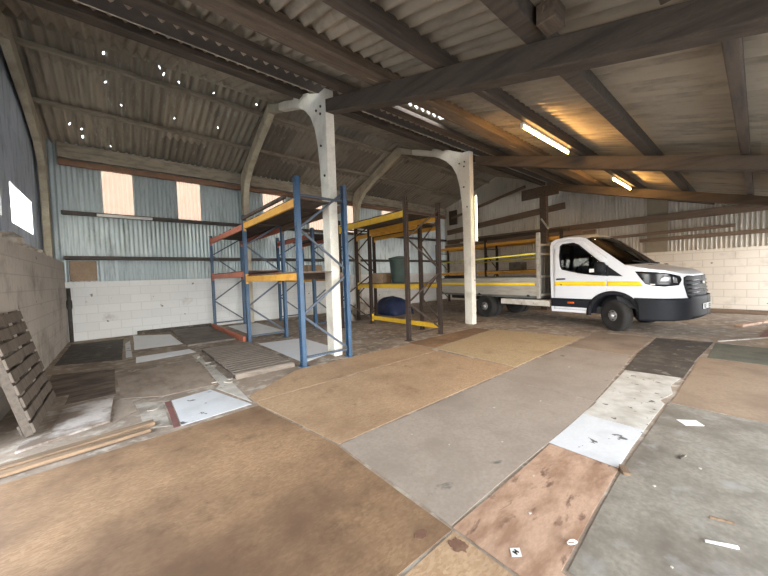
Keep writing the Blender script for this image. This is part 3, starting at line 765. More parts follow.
sheet(5.28, 6.35, .60, 1.27, 'board_dark', 'dark stained board beside the dirty cream board', cut=[(5.35, .60), (6.33, .59), (6.33, 1.26), (5.27, 1.19)])
sheet(6.37, 8.1, .52, 1.30, 'board_dark', 'dark stained board nearest the truck front wheel', cut=[(6.35, .60), (8.2, .52), (8.1, 1.30), (6.35, 1.27)])
# middle row of scuffed ply
sheet(1.345, 3.78, 1.09, 2.24, 'ply_grey', 'grey scuffed plywood board lying nearest in the middle of the floor')
sheet(3.795, 6.2, 1.115, 2.26, 'ply_grey', 'second grey scuffed plywood board, beside the dirty cream board', cut=[(3.795, 1.11), (6.2, 1.285), (6.2, 2.26), (3.795, 2.25)])
sheet(6.215, 8.05, 1.33, 2.30, 'ply_brown', 'brown scuffed plywood board just in front of the truck wheel', cut=[(6.215, 1.29), (8.05, 1.34), (8.05, 1.62), (8.0, 2.30), (6.215, 2.27)])
# osb
sheet(.1, 1.325, -1.5, 1.055, 'osb_pale', 'pale chipboard sheet closest to camera with brown stain at its corner')
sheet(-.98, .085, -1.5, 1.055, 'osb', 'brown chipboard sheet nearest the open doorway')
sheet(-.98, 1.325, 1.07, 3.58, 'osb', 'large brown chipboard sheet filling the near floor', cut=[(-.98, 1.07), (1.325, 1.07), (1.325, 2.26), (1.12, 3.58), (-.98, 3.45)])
sheet(1.34, 4.38, 2.27, 3.76, 'osb_pale', 'brown chipboard sheet running beside grey scuffed plywood', cut=[(1.345, 2.26), (4.38, 2.28), (4.38, 3.76), (1.14, 3.70), (1.14, 3.58)])
sheet(1.12, 5.3, 3.78, 4.95, 'osb_pale', 'pale chipboard sheet before the feet of the blue racking', cut=[(1.13, 3.72), (4.38, 3.78), (4.5, 4.55), (3.4, 4.58), (2.0, 4.55), (1.13, 3.95)])
sheet(4.40, 7.2, 2.30, 4.0, 'osb_yellow', 'yellowish chipboard sheet between brown racking and the truck', cut=[(4.40, 2.29), (7.25, 2.33), (7.0, 4.2), (4.52, 3.95)])
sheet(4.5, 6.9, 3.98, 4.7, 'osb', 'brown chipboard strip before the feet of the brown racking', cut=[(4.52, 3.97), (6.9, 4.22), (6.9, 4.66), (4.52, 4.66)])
# boards by the open bay
sheet(.40, 1.09, 3.62, 4.58, 'white_board', 'white laminated board with black scuffs by the slatted floor pallet', cut=[(.40, 3.62), (1.08, 3.68), (.84, 4.56), (.41, 4.48)])
sheet(.33, .40, 3.6, 4.5, 'red_dust', 'narrow red edged strip beside the white board near the pallet', cut=[(.335, 3.62), (.39, 3.62), (.40, 4.48), (.34, 4.48)])
sheet(.87, 1.12, 4.3, 7.0, 'white_dirty', 'broken white strip alongside the slatted floor pallet', cut=[(.90, 4.55), (1.10, 3.74), (1.13, 4.7), (1.12, 5.6), (1.09, 6.2), (1.12, 7.0), (1.0, 6.95), (1.02, 6.0), (.99, 5.2), (.98, 4.7)])
sheet(-.10, .97, 4.78, 6.6, 'slab_brown', 'brown damp board beside the broken white strip', cut=[(-.05, 5.02), (.35, 4.74), (.96, 4.74), (.97, 6.62), (-.10, 6.35)])
sheet(.16, 1.1, 7.1, 7.68, 'white_film', 'clean white strip of board across the rear floor', cut=[(.16, 7.08), (1.12, 7.22), (1.06, 7.68), (.18, 7.66)])
sheet(.17, 1.03, 8.45, 10.9, 'white_film', 'speckled white board near the back wall', cut=[(.18, 8.52), (1.05, 8.45), (1.0, 10.3), (.22, 10.9)])
sheet(1.08, 2.06, 8.0, 10.9, 'panel_dark', 'dark grey panel near the back wall by the red floor beam', t=.04)
sheet(2.52, 3.4, 8.2, 10.6, 'white_film', 'white board on the floor inside the rear bay of blue racking')
sheet(2.28, 3.26, 4.95, 7.0, 'white_film', 'white board on the floor inside the front bay of blue racking', cut=[(2.28, 4.86), (2.86, 5.08), (2.86, 5.16), (3.24, 5.14), (3.25, 6.9), (2.28, 7.1)])
sheet(-.94, .0, 7.6, 10.6, 'board_dark', 'dark stained board in the corner below the gable window', cut=[(-.95, 8.0), (-.02, 7.62), (.02, 10.5), (-.95, 10.6)])
sheet(.02, .14, 7.5, 9.6, 'white_board', 'narrow white offcut beside the dark corner board', cut=[(.03, 7.75), (.13, 7.75), (.14, 10.0), (.04, 9.6)])
sheet(-.9, -.08, 5.25, 7.2, 'board_mud', 'dark muddy board beside the leaning pallet', cut=[(-.56, 5.25), (-.10, 5.30), (-.12, 6.85), (-.88, 7.2), (-.86, 5.75), (-.56, 5.70)])
sheet(-.72, -.12, 4.06, 5.18, 'board_worn', 'muddy white board in front of the leaning pallet', cut=[(-.74, 4.02), (-.14, 4.25), (-.12, 5.16), (-.56, 5.02), (-.56, 4.3), (-.73, 4.25)], t=.02)
sheet(-.11, .1, 4.2, 4.95, 'slab_brown', 'small brown offcut between the muddy white board and pale screed', cut=[(-.115, 4.18), (.08, 4.42), (.04, 4.92), (-.10, 4.98)])
sheet(.1, .33, 3.75, 4.7, 'rubble', 'broken pale screed patch beside the white board', cut=[(.12, 3.80), (.32, 3.70), (.32, 4.46), (.18, 4.66), (.07, 4.70), (.10, 4.40)])
o = tag(MB().bar((-.80, 3.72, .022), (.20, 3.86, .022), .10, .035).build('loose_plank', 'plank', origin=(-.3, 3.79, .03), bev=.006), 'split pale plank lying in front of the muddy white board', 'plank')
tag(MB().bar((-.78, 3.60, .022), (.16, 3.70, .022), .07, .03).build('loose_plank', 'plank', origin=(-.3, 3.65, .02), bev=.005), 'thin split plank lying nearer than the thicker one', 'plank')
for i in range(18):   # broken chips of pale screed strewn between the boards
    rr = random.Random(100 + i); sz = rr.uniform(.02, .06)
    x = rr.choice((rr.uniform(.1, .36), rr.uniform(.95, 1.15), rr.uniform(1.2, 2.0))); y = rr.uniform(3.75, 4.6) if x < .4 else (rr.uniform(4.7, 7.4) if x < 1.16 else rr.uniform(7.3, 7.9))
    n = 7; pp = [(sz * rr.uniform(.6, 1.2) * math.cos(2 * PI * k / n), sz * rr.uniform(.6, 1.2) * math.sin(2 * PI * k / n)) for k in range(n)]
    tag(MB().prism(pp, 0, rr.uniform(.006, .016)).build('screed_chip', 'rubble', loc=(x, y, .0045)), 'small broken chip of pale screed strewn between the floor boards', 'chip', 'broken chips of pale screed')
# brown soil spill on pale osb and wine stained corner are thin dried stains, real patches
def blotch(x, y, rx, ry, m, lb, z, seed):
    r = random.Random(seed); n = 22
    pts = [(rx * math.cos(2 * PI * i / n) * r.uniform(.6, 1.1), ry * math.sin(2 * PI * i / n) * r.uniform(.6, 1.1)) for i in range(n)]
    return tag(MB().prism(pts, 0, .0025).build('floor_stain', m, loc=(x, y, z)), lb, 'stain')
blotch(1.18, 1.16, .045, .03, 'ply_stain', 'small dried brown stain on the chipboard', .0042, 3)
blotch(1.27, .985, .045, .055, 'ply_stain', 'dried brown stain where pale chipboard meets pinkish plywood', .0042, 4)

# pallets
def pallet_parts(o, w, l, nslat, slat_m, bear_m, gap=.018, hb=.08):
    """lies flat: length l along y, top boards run along x"""
    for x in (-w / 2 + .05, 0, w / 2 - .05):
        MB().box(x - .045, x + .045, -l / 2, l / 2, .016, hb).build('bearer', bear_m, o, bev=.004)
    step = l / nslat
    for i in range(nslat):
        a = -l / 2 + i * step + gap / 2; b = -l / 2 + (i + 1) * step - gap / 2
        MB().box(-w / 2 + random.uniform(-.01, .01), w / 2 + random.uniform(-.01, .01), a, b, hb, hb + .02).build('slat', slat_m, o, bev=.004)
    for y in (-l / 2 + .07, 0, l / 2 - .07):
        MB().box(-w / 2, w / 2, y - .05, y + .05, 0, .016).build('bottom_board', bear_m, o)
P1 = empty('slatted_pallet', (1.64, 5.98, .001), 'long slatted timber pallet flat on the floor before the blue racking', 'pallet')
pallet_parts(P1, .88, 2.40, 17, 'pallet_flat', 'pallet_under', .042, .055)
MB().box(-.44, .44, -1.225, -1.203, 0, .072).build('edge_board', 'pallet_flat', P1, bev=.004)
P2 = empty('leaning_pallet', (0, 0, 0), 'weathered pallet leaning against the grimy block wall', 'pallet')
pallet_parts(P2, 1.22, 1.14, 9, 'pallet_x', 'pallet', .03)
xs, ys = Vector((0, 1, 0)), Vector((-.215, 0, .977)); zs = xs.cross(ys)
m3 = Matrix((xs, ys, zs)).transposed().to_4x4()
m3.translation = Vector((-.655, 4.95, .035)) + ys * .57 - zs * .1
P2.matrix_world = m3

# litter
def litter(name, pts, z, t, m, lb, cat, rz=0, loc=(0, 0)):
    return tag(MB().prism(pts, 0, t).build(name, m, loc=(loc[0], loc[1], z)), lb, cat)
litter('paper_card', [(-.10, .02), (.0, -.09), (.09, -.03), (-.01, .09)], .0045, .003, 'paper', 'blank white card lying on the grey cement board', 'card', loc=(3.84, .385))
tg = litter('paper_tag', [(-.038, 0), (0, -.032), (.038, 0), (0, .032)], .0045, .002, 'paper', 'white tag with a black mark on pinkish plywood', 'tag', loc=(1.445, .768))
MB().box(-.012, -.004, -.012, .012, .002, .0032).box(.004, .012, -.012, .012, .002, .0032).box(-.006, .006, -.004, .004, .002, .0032).build('mark', 'ink', tg)
tag(MB().tube([(2.20, .165, .0125), (2.26, .055, .0125)], .008, 8).build('white_stick', 'paper', smooth=True, origin=(2.23, .11, .02)), 'longer white plastic stick on the grey cement board', 'stick')
tag(MB().bar((2.44, .165, .0095), (2.47, .075, .0095), .012, .01).build('wood_sliver', 'plank', origin=(2.45, .12, .02)), 'thin pale wood sliver beside the white stick', 'stick')
tag(MB().box(-.05, .05, -.02, .02, 0, .018).build('wood_offcut', 'plank', loc=(2.60, .585, .0045), rot=(0, 0, .5)), 'small pale wood offcut at corner of the white board', 'offcut')
# twisted scrap of clear film
pts = [(1.70 + .026 * math.cos(a * 2.1) * (1 - a / 9), .60 + .02 * math.sin(a * 1.7) * (1 - a / 12), .009 + .003 * a) for a in [i * .25 for i in range(26)]]
tag(MB().tube(pts, .0035, 6).build('film_scrap', 'paper', smooth=True, origin=(1.70, .6, .02)), 'crumpled loop of pale strapping at edge of pinkish plywood', 'strapping')
tag(MB().bar((3.05, .36, .0095), (3.13, .34, .0095), .016, .01).build('dark_splinter', 'board_dark', origin=(3.1, .35, .018)), 'dark splinter on the grey cement board', 'splinter')
scr = [(2.0, 1.62), (2.9, 1.75), (2.35, 1.35), (3.4, 1.5), (1.75, .84), (2.1, .98), (4.9, 1.75), (1.9, 1.95), (3.0, .25), (2.55, .42), (1.9, .25), (3.5, .95)]
wh = ['middle of the nearest grey plywood', 'far part of the nearest grey plywood', 'near edge of the nearest grey plywood', 'end of the nearest grey plywood', 'pinkish plywood near its tag', 'pinkish plywood near the grey board', 'second grey plywood', 'far edge of the nearest grey plywood', 'grey cement board, behind the sticks', 'grey cement board near the offcut', 'grey cement board at its near corner', 'dirty cream board']
for (x, y), w in zip(scr, wh):
    r = random.Random(int(x * 100)); s = r.uniform(.005, .011)
    litter('paper_scrap', [(-s * 1.4, -s * .5), (s * .8, -s), (s * 1.3, s * .3), (-s * .4, s)], .0046, .003, 'card_scrap', 'tiny pale scrap on the ' + w, 'scrap', loc=(x, y))['group'] = 'pale scraps on the boards'
# debris in front of the far wall
tag(MB().bar((10.6, .28, .03), (12.9, -.55, .03), .12, .05).build('loose_plank', 'ply_pink', origin=(11.7, 0, .03), bev=.005), 'pale pinkish plank on the floor near the gable wall', 'plank')
tag(MB().box(-1.3, 1.3, -.5, .5, 0, .02).build('floor_sheet', 'red_dust', loc=(10.6, -.65, .001), rot=(0, 0, -.1)), 'dark red board on the floor by the truck nose', 'floor board')
tag(MB().bar((8.32, .47, .012), (9.35, -.16, .012), .03, .02).build('white_batten', 'white_dirty', origin=(8.8, .15, .01), bev=.003), 'long pale batten on the floor past the green grey board', 'batten')
tag(MB().bar((13.5, 1.2, .06), (13.45, -1.2, .06), .16, .11).build('loose_plank', 'timber_y', origin=(13.5, 0, .06), bev=.006), 'brown timber along foot of the gable wall', 'plank')

# ------------------------------------------------------------------ the truck
ANG = math.radians(7)
TR = empty('flatbed_truck', (9.40, 1.957, 0), 'white flatbed truck with yellow side stripe parked along the gable wall', 'truck', None, 0)
# local axes: x = towards the far side of the truck, y = forward (nose), z up
TR.rotation_euler = (0, 0, PI - ANG)
HW, U0, UA, PE = 1.03, .42, .80, 2.6
# plan curve from the side round the corner to the middle of the nose
_pl = [(-6.0, HW)]
_n = 240
_curve = []
for i in range(_n + 1):
    t = (PI / 2) * i / _n
    _curve.append((U0 + UA * math.sin(t) ** (2 / PE), HW * math.cos(t) ** (2 / PE)))
_acc = [0]
for a, b in zip(_curve, _curve[1:]): _acc.append(_acc[-1] + math.hypot(b[0] - a[0], b[1] - a[1]))
QE = U0 + _acc[-1]
def plan(q):
    if q <= U0: return q, HW, 0.0, 1.0
    d = min(q - U0, _acc[-1])
    lo, hi = 0, _n
    while hi - lo > 1:
        mid = (lo + hi) // 2
        if _acc[mid] <= d: lo = mid
        else: hi = mid
    f = (d - _acc[lo]) / max(1e-9, _acc[hi] - _acc[lo])
    a, b = _curve[lo], _curve[hi]
    tx, ty = b[0] - a[0], b[1] - a[1]; L = math.hypot(tx, ty)
    return a[0] + tx * f, a[1] + ty * f, -ty / L, tx / L     # point and outward normal (nu, nw)
def q_of_w(w):
    lo, hi = U0, QE
    for _ in range(40):
        m = (lo + hi) / 2
        if plan(m)[1] > w: lo = m
        else: hi = m
    return lo
def inset(z): return .045 * max(0, (z - 1.2) / .95) ** 1.2
def skin(q, z, off=0.0):
    u, w, nu, nw = plan(q)
    if q > U0: # nose leans back a little towards the bonnet
        k = min(1, (q - U0) / .9); u -= .10 * k * max(0, (z - .75)) ; 
    w = w * (1 - inset(z) / HW)
    return Vector((-(w + nw * off), u + nu * off, z))   # near (driver's) side: the rotated frame puts +x far... see SIDE
SIDE = -1
def loop_pts(poly, st=.06):
    out = []
    for i in range(len(poly)):
        a, b = Vector(poly[i]), Vector(poly[(i + 1) % len(poly)])
        n = max(1, int((b - a).length / st))
        out += [a.lerp(b, k / n) for k in range(n)]
    return out
def flat_fill(polys):
    bm = bmesh.new(); ed = []
    for poly in polys:
        vs = [bm.verts.new((p[0], p[1], 0)) for p in loop_pts(poly)]
        for i in range(len(vs)): ed.append(bm.edges.new((vs[i], vs[(i + 1) % len(vs)])))
    bmesh.ops.triangle_fill(bm, use_beauty=True, use_dissolve=False, edges=ed)
    xs = [v.co.x for v in bm.verts]; ys = [v.co.y for v in bm.verts]
    for ax, lo, hi in ((0, min(xs), max(xs)), (1, min(ys), max(ys))):
        k = math.ceil(lo / .07) * .07
        while k < hi:
            co = Vector((k, 0, 0)) if ax == 0 else Vector((0, k, 0)); no = Vector((1, 0, 0)) if ax == 0 else Vector((0, 1, 0))
            bmesh.ops.bisect_plane(bm, geom=bm.verts[:] + bm.edges[:] + bm.faces[:], plane_co=co, plane_no=no, dist=1e-5)
            k += .07
    bm.verts.index_update()
    vs = [(v.co.x, v.co.y) for v in bm.verts]; fs = [tuple(v.index for v in f.verts) for f in bm.faces]
    bm.free(); return vs, fs
def skin_mb(polys, off=0.0, sides=(1, -1), mb=None):
    mb = mb or MB(); vs, fs = flat_fill(polys)
    for s in sides:
        pts = []
        for q, z in vs:
            p = skin(q, z, off); pts.append((p.x * s, p.y, p.z))
        mb.add(pts, fs if s == 1 else [f[::-1] for f in fs])
    return mb
def solid(o, t):
    m = o.modifiers.new('thick', 'SOLIDIFY'); m.thickness = t; m.offset = -1; return o
def panel(name, polys, off, m, parent=None, sides=(1, -1), t=.008):
    o = skin_mb(polys, off, sides).build(name, m, parent or TR, smooth=True)
    return solid(o, t)
NEAR = (-1,)     # the side seen from the camera
def arc(cx, cz, r, a0, a1, n=18):
    return [(cx + r * math.cos(a0 + (a1 - a0) * i / n), cz + r * math.sin(a0 + (a1 - a0) * i / n)) for i in range(n + 1)]
AZ, AR = .36, .46
roofline = [(-1.42, 2.02), (-1.39, 2.12), (-1.28, 2.185), (-.98, 2.205), (-.70, 2.185), (-.56, 2.13)]
APB = (.22, 1.47)
hood = [(.5, 1.40), (.8, 1.345), (1.1, 1.29), (1.4, 1.235), (QE, 1.20)]
outline = [(-1.38, .36)] + roofline + [APB] + hood + [(QE, .42), (1.0, .34), (.56, .31)] + arc(0, AZ, AR, 0, PI) + []
door = [(-1.31, .43), (-1.33, 2.02), (-1.25, 2.11), (-.98, 2.135), (-.72, 2.11), (-.62, 2.06), (-.13, 1.64), (-.13, .885)] + arc(0, AZ, .54, math.radians(106), math.radians(172), 10)
dwin = [(-1.16, 2.0), (-1.10, 2.045), (-.84, 2.05), (-.74, 2.0), (-.185, 1.50), (-.185, 1.255), (-.42, 1.275), (-.75, 1.33), (-1.10, 1.42), (-1.15, 1.5), (-1.18, 1.75)]
qwin = [(-.095, 1.455), (.185, 1.225), (-.095, 1.245)]
def grow(poly, d):
    cx = sum(p[0] for p in poly) / len(poly); cz = sum(p[1] for p in poly) / len(poly)
    return [(p[0] + (d if p[0] > cx else -d), p[1] + (d if p[1] > cz else -d)) for p in poly]
body = skin_mb([outline, grow(door, .005), qwin])
# roof, bonnet and back of the cab join the two side skins
def strip(mb, line, bu, bz, pw=4, nt=20):
    rows = []
    for i, (q, z) in enumerate(line):
        p = skin(q, z); row = []
        fu = bu[i] if isinstance(bu, list) else bu; fz = bz[i] if isinstance(bz, list) else bz
        for k in range(nt + 1):
            t = -1 + 2 * k / nt; c = 1 - abs(t) ** pw
            row.append((p.x * -t if p.x else 0, p.y + fu * c, p.z + fz * c))
        rows.append(row)
    n = nt + 1; vs = [v for r in rows for v in r]
    mb.add(vs, [(j * n + k, j * n + k + 1, (j + 1) * n + k + 1, (j + 1) * n + k) for j in range(len(rows) - 1) for k in range(nt)])
roof_l = [(-1.38, .36)] + [(-1.38, z) for z in (.8, 1.2, 1.6)] + roofline
strip(body, roof_l, 0, [0, 0, 0, 0, .0, .03, .07, .09, .09, .07], 3)
def lerp2(a, b, n): return [(a[0] + (b[0] - a[0]) * i / n, a[1] + (b[1] - a[1]) * i / n) for i in range(n + 1)]
hd = [APB] + hood[:-1]
hd2 = []
for a, b in zip([APB] + hood, hood): hd2 += lerp2(a, b, 6)[:-1]
hd2 += [(QE - .03, 1.202), (QE - .004, 1.20)]
strip(body, hd2, [.16 * max(0, 1 - i / 8) for i in range(len(hd2))], [.06 * min(1, .4 + i / 10) * min(1, (len(hd2) - 1 - i) / 8) for i in range(len(hd2))], 2.2)
ob = body.build('cab_body', 'white_paint', TR, smooth=True); smooth_by_angle(ob, 30)
# windscreen
ws = MB(); wl = lerp2((-.56, 2.13), APB, 10)
strip(ws, wl, [.02 + .14 * i / 10 for i in range(11)], [.07 - .06 * i / 10 for i in range(11)], 2.4)
M['screen'] = glass('windscreen glass', (.90, .91, .88), 1.4)
w_o = solid(ws.build('windscreen', 'screen', TR, smooth=True), .006)
mbs = MB()
strip(mbs, [(.19, 1.488), (.235, 1.462)], [.165, .175], [.016, .018], 2.4)
solid(mbs.build('scuttle_trim', 'black_plastic', TR), .012)
for x0, x1 in ((-.55, .05), (.15, .75)):
    MB().tube([(x0, .36, 1.50), (x1, .27, 1.56)], .012, 6).build('wiper', 'black_plastic', TR)
# doors
for s, nm in ((-1, 'near'), (1, 'far')):
    d = skin_mb([door, dwin], .001, (s,)).build('door', 'white_paint', TR, smooth=True); solid(d, .012)
    panel('door_window', [grow(dwin, .004)], -.012, 'glass', d, (s,), .005)
    # black seal round the glass
    seal = skin_mb([grow(dwin, .012), grow(dwin, -.014)], .003, (s,)).build('window_seal', 'black_plastic', d, smooth=True); solid(seal, .006)
    h = skin_mb([[(-1.25, 1.155), (-1.03, 1.165), (-1.02, 1.185), (-1.05, 1.20), (-1.23, 1.195)]], .03, (s,)).build('door_handle', 'black_plastic', d, smooth=True); solid(h, .03)
    panel('lock', [arc(-1.13, 1.035, .018, 0, 2 * PI, 10)[:-1]], .006, 'black_plastic', d, (s,), .005)
    panel('quarter_window', [grow(qwin, .006)], -.006, 'black_plastic', TR, (s,), .005)
    panel('pillar_trim', [[(-.19, 1.52), (-.09, 1.47), (-.09, 1.235), (-.19, 1.25)]], .004, 'black_plastic', TR, (s,), .005)
    panel('reflective_stripe', [[(-1.30, 1.015), (-.14, 1.015), (-.14, 1.115), (-1.30, 1.115)]], .004, 'stripe', d, (s,), .002)
    panel('reflective_stripe', [[(-.12, 1.015), (.54, 1.015), (.48, 1.115), (-.12, 1.115)]], .004, 'stripe', TR, (s,), .002)
    panel('side_cladding', [[(-1.38, .485), (-1.38, .70), (-.45, .70)] + arc(0, AZ, .50, math.radians(138), math.radians(165), 5)], .014, 'black_plastic', TR, (s,), .014)
    panel('side_marker', [[(-.98, .575), (-.82, .575), (-.82, .62), (-.98, .62)]], .018, 'amber', TR, (s,), .006)
    panel('wheel_arch', [arc(0, AZ, .545, math.radians(-4), math.radians(184), 28) + arc(0, AZ, AR - .01, math.radians(184), math.radians(-4), 28)], .022, 'black_plastic', TR, (s,), .03)
    # headlamps wrap round the corner
    qa = q_of_w(.72)
    hl = [(.40, 1.325), (.62, 1.315), (.95, 1.275), (qa, 1.205), (qa + .02, 1.13), (qa - .05, 1.03), (qa - .3, 1.0), (.72, 1.02), (.58, 1.06)]
    hh = panel('headlamp', [hl], .004, 'lamp_black', TR, (s,), .02)
    panel('reflector', [[(.80, 1.09), (1.0, 1.09), (1.0, 1.20), (.86, 1.23)]], .008, 'lens', hh, (s,), .004)
    panel('reflector', [[(1.04, 1.08), (qa - .07, 1.07), (qa - .08, 1.17), (1.04, 1.2)]], .008, 'lens', hh, (s,), .004)
    panel('running_lamp', [[(.66, 1.04), (.74, 1.035), (.74, 1.06), (.66, 1.065)]], .008, 'plate', hh, (s,), .004)
    # mirrors
    mx = s * -1 * -1
    mr = MB().lathe([(.03, -.17), (.10, -.15), (.125, -.05), (.125, .08), (.10, .15), (.03, .17)], 16, 'z')
    mr.v = [(x * .62 + s * 1.13, y * .95 - .22, z * .85 + 1.42) for x, y, z in mr.v]
    mo = mr.build('wing_mirror', 'black_plastic', TR, smooth=True)
    MB().bar((s * 1.0, -.16, 1.27), (s * 1.10, -.20, 1.31), .07, .05).build('mirror_arm', 'black_plastic', mo)
    MB().box(s * 1.205 - .012, s * 1.205 + .012, -.40, -.31, 1.33, 1.41).build('indicator', 'plate', mo)
    MB().box(s * 1.06 - .006, s * 1.06 + .006, -.31, -.13, 1.33, 1.52).build('mirror_glass', 'lens', mo)
# bumper and grille
qg = q_of_w(.60)
bl = [(.50, .29), (QE, .27), (QE, .79), (qg + .02, .80), (qg - .02, .775), (.46, .775)] 
bmp_o = skin_mb([[(.485, .30), (1.0, .32), (QE, .40), (QE, .80), (qg, .80), (qg - .04, .77), (.40, .77), (.44, .66), (.485, .50)]], .06).build('bumper', 'black_plastic', TR, smooth=True); solid(bmp_o, .04)
gr = skin_mb([[(qg - .02, .78), (QE, .78), (QE, 1.205), (qg + .03, 1.215), (qg - .06, 1.18), (qg - .08, 1.05)]], .018).build('grille', 'black_plastic', TR, smooth=True); solid(gr, .03)
for z in (.86, .94, 1.02, 1.10):
    b = skin_mb([[(qg - .02, z), (QE, z), (QE, z + .025), (qg - .02, z + .025)]], .034).build('grille_bar', 'lamp_black', gr, smooth=True); solid(b, .014)
pn = skin(QE, 1.06)
MB().lathe([(.02, .045), (.075, .045), (.085, .035), (.08, .02)], 24, 'y', Matrix.Translation((0, pn.y, 1.06)) @ Matrix.Diagonal((1.0, 1, .42, 1))).build('badge', 'badge', gr, smooth=True)
npl = MB().box(-.26, .26, U0 + UA + .058, U0 + UA + .068, .53, .64).build('number_plate', 'plate', TR, bev=.003)
mk = MB(); 
def ch(mb, x, segs):
    for (a, b, c, d2) in segs: mb.bar((x - a * .034, U0 + UA + .0695, .545 + b * .08), (x - c * .034, U0 + UA + .0695, .545 + d2 * .08), .003, .0075, (1, 0, 0) if a == c else (0, 0, 1))
GM = [(0, 0, 0, 1), (1, 0, 1, 1), (0, 1, .5, .45), (.5, .45, 1, 1)]
G0 = [(0, 0, 0, 1), (1, 0, 1, 1), (0, 0, 1, 0), (0, 1, 1, 1)]
G1 = [(.5, 0, .5, 1)]
G2 = [(0, 1, 1, 1), (1, 1, 1, .5), (1, .5, 0, .5), (0, .5, 0, 0), (0, 0, 1, 0)]
GX = [(0, 0, 1, 1), (0, 1, 1, 0)]
for i, g_ in enumerate((GM, GX, G2, G1, None, G0, GX, G0)):
    if g_: ch(mk, .22 - i * .058, g_)
mk.build('characters', 'ink', npl)
# bonnet vents
for s in (-1, 1): MB().bar((s * .55, .50, 1.462), (s * .28, .54, 1.477), .06, .006).build('bonnet_vent', 'black_plastic', TR)
# cab floor, bulkhead, interior
MB().box(-.95, .95, -1.36, -1.30, .5, 2.05).box(-.98, .98, -1.36, -.56, .42, .52).box(-.5, .5, -.56, .3, .42, .52).build('cab_floor', 'trim', TR)
MB().prism([(.05, .52), (.42, .52), (.42, 1.3), (.30, 1.42), (.12, 1.36), (-.02, 1.2)], -.93, .93, 'x').build('dashboard', 'trim', TR, bev=.02)
for x in (.55, -.28, -.66):
    MB().box(x - .2, x + .2, -1.18, -.62, .62, .95).build('seat_base', 'seat', TR, bev=.05)
    MB().prism([(-1.05, .92), (-1.22, .94), (-1.28, 1.55), (-1.17, 1.58)], x - .2, x + .2, 'x').build('seat_back', 'seat', TR, bev=.05)
    MB().box(x - .12, x + .12, -1.27, -1.18, 1.60, 1.80).build('headrest', 'seat', TR, bev=.03)
sw = MB(); R_ = .19
ring = [(.52 + R_ * math.cos(2 * PI * i / 24), -.22 + R_ * .45 * math.sin(2 * PI * i / 24), 1.22 + R_ * .85 * math.sin(2 * PI * i / 24)) for i in range(25)]
sw.tube(ring, .018, 6, False).tube([(.52 - R_, -.22, 1.22), (.52 + R_, -.22, 1.22)], .02, 6).tube([(.52, -.22, 1.22), (.52, .05, 1.10)], .03, 8)
sw.build('steering_wheel', 'black_plastic', TR, smooth=True)
# chassis
for s in (-1, 1):
    MB().box(s * .42 - .04, s * .42 + .04, -5.5, .6, .50, .68).build('chassis_rail', 'chassis', TR)
MB().box(-.75, .75, -.9, .55, .34, .50).build('engine_tray', 'chassis', TR)
for s in (-1, 1):
    MB().prism(arc(0, AZ, .50, 0, PI, 16) + arc(0, AZ, .455, PI, 0, 16), min(s * .95, s * .58), max(s * .95, s * .58), 'x').build('arch_liner', 'black_plastic', TR)
    MB().box(min(s * .55, s * .60), max(s * .55, s * .60), -.5, .5, .4, .9).build('arch_liner', 'black_plastic', TR)
MB().box(.74, 1.0, -2.95, -1.45, .46, .62).build('side_locker', 'white_dirty', TR, bev=.02)
MB().box(-.95, -.60, -2.9, -1.9, .36, .62).build('fuel_tank', 'chassis', TR, bev=.03)
MB().tube([(0, .4, .45), (0, -3.5, .42)], .05, 8).build('propeller_shaft', 'chassis', TR)
# wheels: tyre > wheel disc, hub cap, nuts
def wheel(x, y, s, steer=0, dual=False):
    R = .345; prof = [(.21, -.10), (.25, -.112), (.31, -.112), (.335, -.10), (R, -.085), (R, .085), (.335, .10), (.31, .112), (.25, .112), (.21, .10)]
    Mx = Matrix.Translation((x, y, R)) @ Matrix.Rotation(steer, 4, 'Z')
    o = MB().lathe(prof, 40, 'x', Mx).build('tyre', 'rubber', TR, smooth=True); smooth_by_angle(o, 40)
    tr = MB()
    for k in range(44):
        a = 2 * PI * k / 44
        for w_, da in ((-.055, 0), (0, .07), (.055, 0)):
            m4 = Mx @ Matrix.Rotation(a + da, 4, 'X') @ Matrix.Translation((w_, 0, R))
            tr.box(-.022, .022, -.017, .017, -.004, .006, m4)
    tr.build('tread', 'tread', o)
    q = s * (.06 if not dual else .02)
    dk = MB().lathe([(.215, q - .09 * s), (.212, q + .03 * s), (.19, q), (.16, q + .005 * s), (.12, q + .045 * s), (.075, q + .05 * s)], 32, 'x', Mx).build('wheel_disc', 'steel', o, smooth=True)
    MB().lathe([(.07, q), (.07, q + .075 * s), (.05, q + .10 * s), (.02, q + .105 * s)], 20, 'x', Mx).build('hub_cap', 'steel', dk, smooth=True)
    nt_ = MB()
    for k in range(5):
        a = 2 * PI * k / 5
        nt_.lathe([(.014, q + .045 * s), (.014, q + .072 * s)], 6, 'x', Mx @ Matrix.Translation((0, .098 * math.cos(a), .098 * math.sin(a))))
    for k in range(10):
        a = 2 * PI * k / 10 + .3
        nt_.lathe([(.017, q + .004 * s), (.017, q + .014 * s)], 8, 'x', Mx @ Matrix.Translation((0, .142 * math.cos(a), .142 * math.sin(a))))
    nt_.build('wheel_nuts', 'rust', dk)
    return o
for s in (-1, 1):
    wheel(s * .86, 0, s, math.radians(-28))
    wheel(s * .90, -3.55, s); wheel(s * .62, -3.55, s, 0, True)
    MB().box(s * 1.02 - .008, s * 1.02 + .008, -4.2, -3.98, .16, .6).build('mud_flap', 'black_plastic', TR)
MB().tube([(-.8, -3.55, .345), (.8, -3.55, .345)], .06, 8).build('rear_axle', 'chassis', TR)
MB().tube([(-.75, 0, .30), (.75, 0, .30)], .05, 8).build('front_axle', 'chassis', TR)
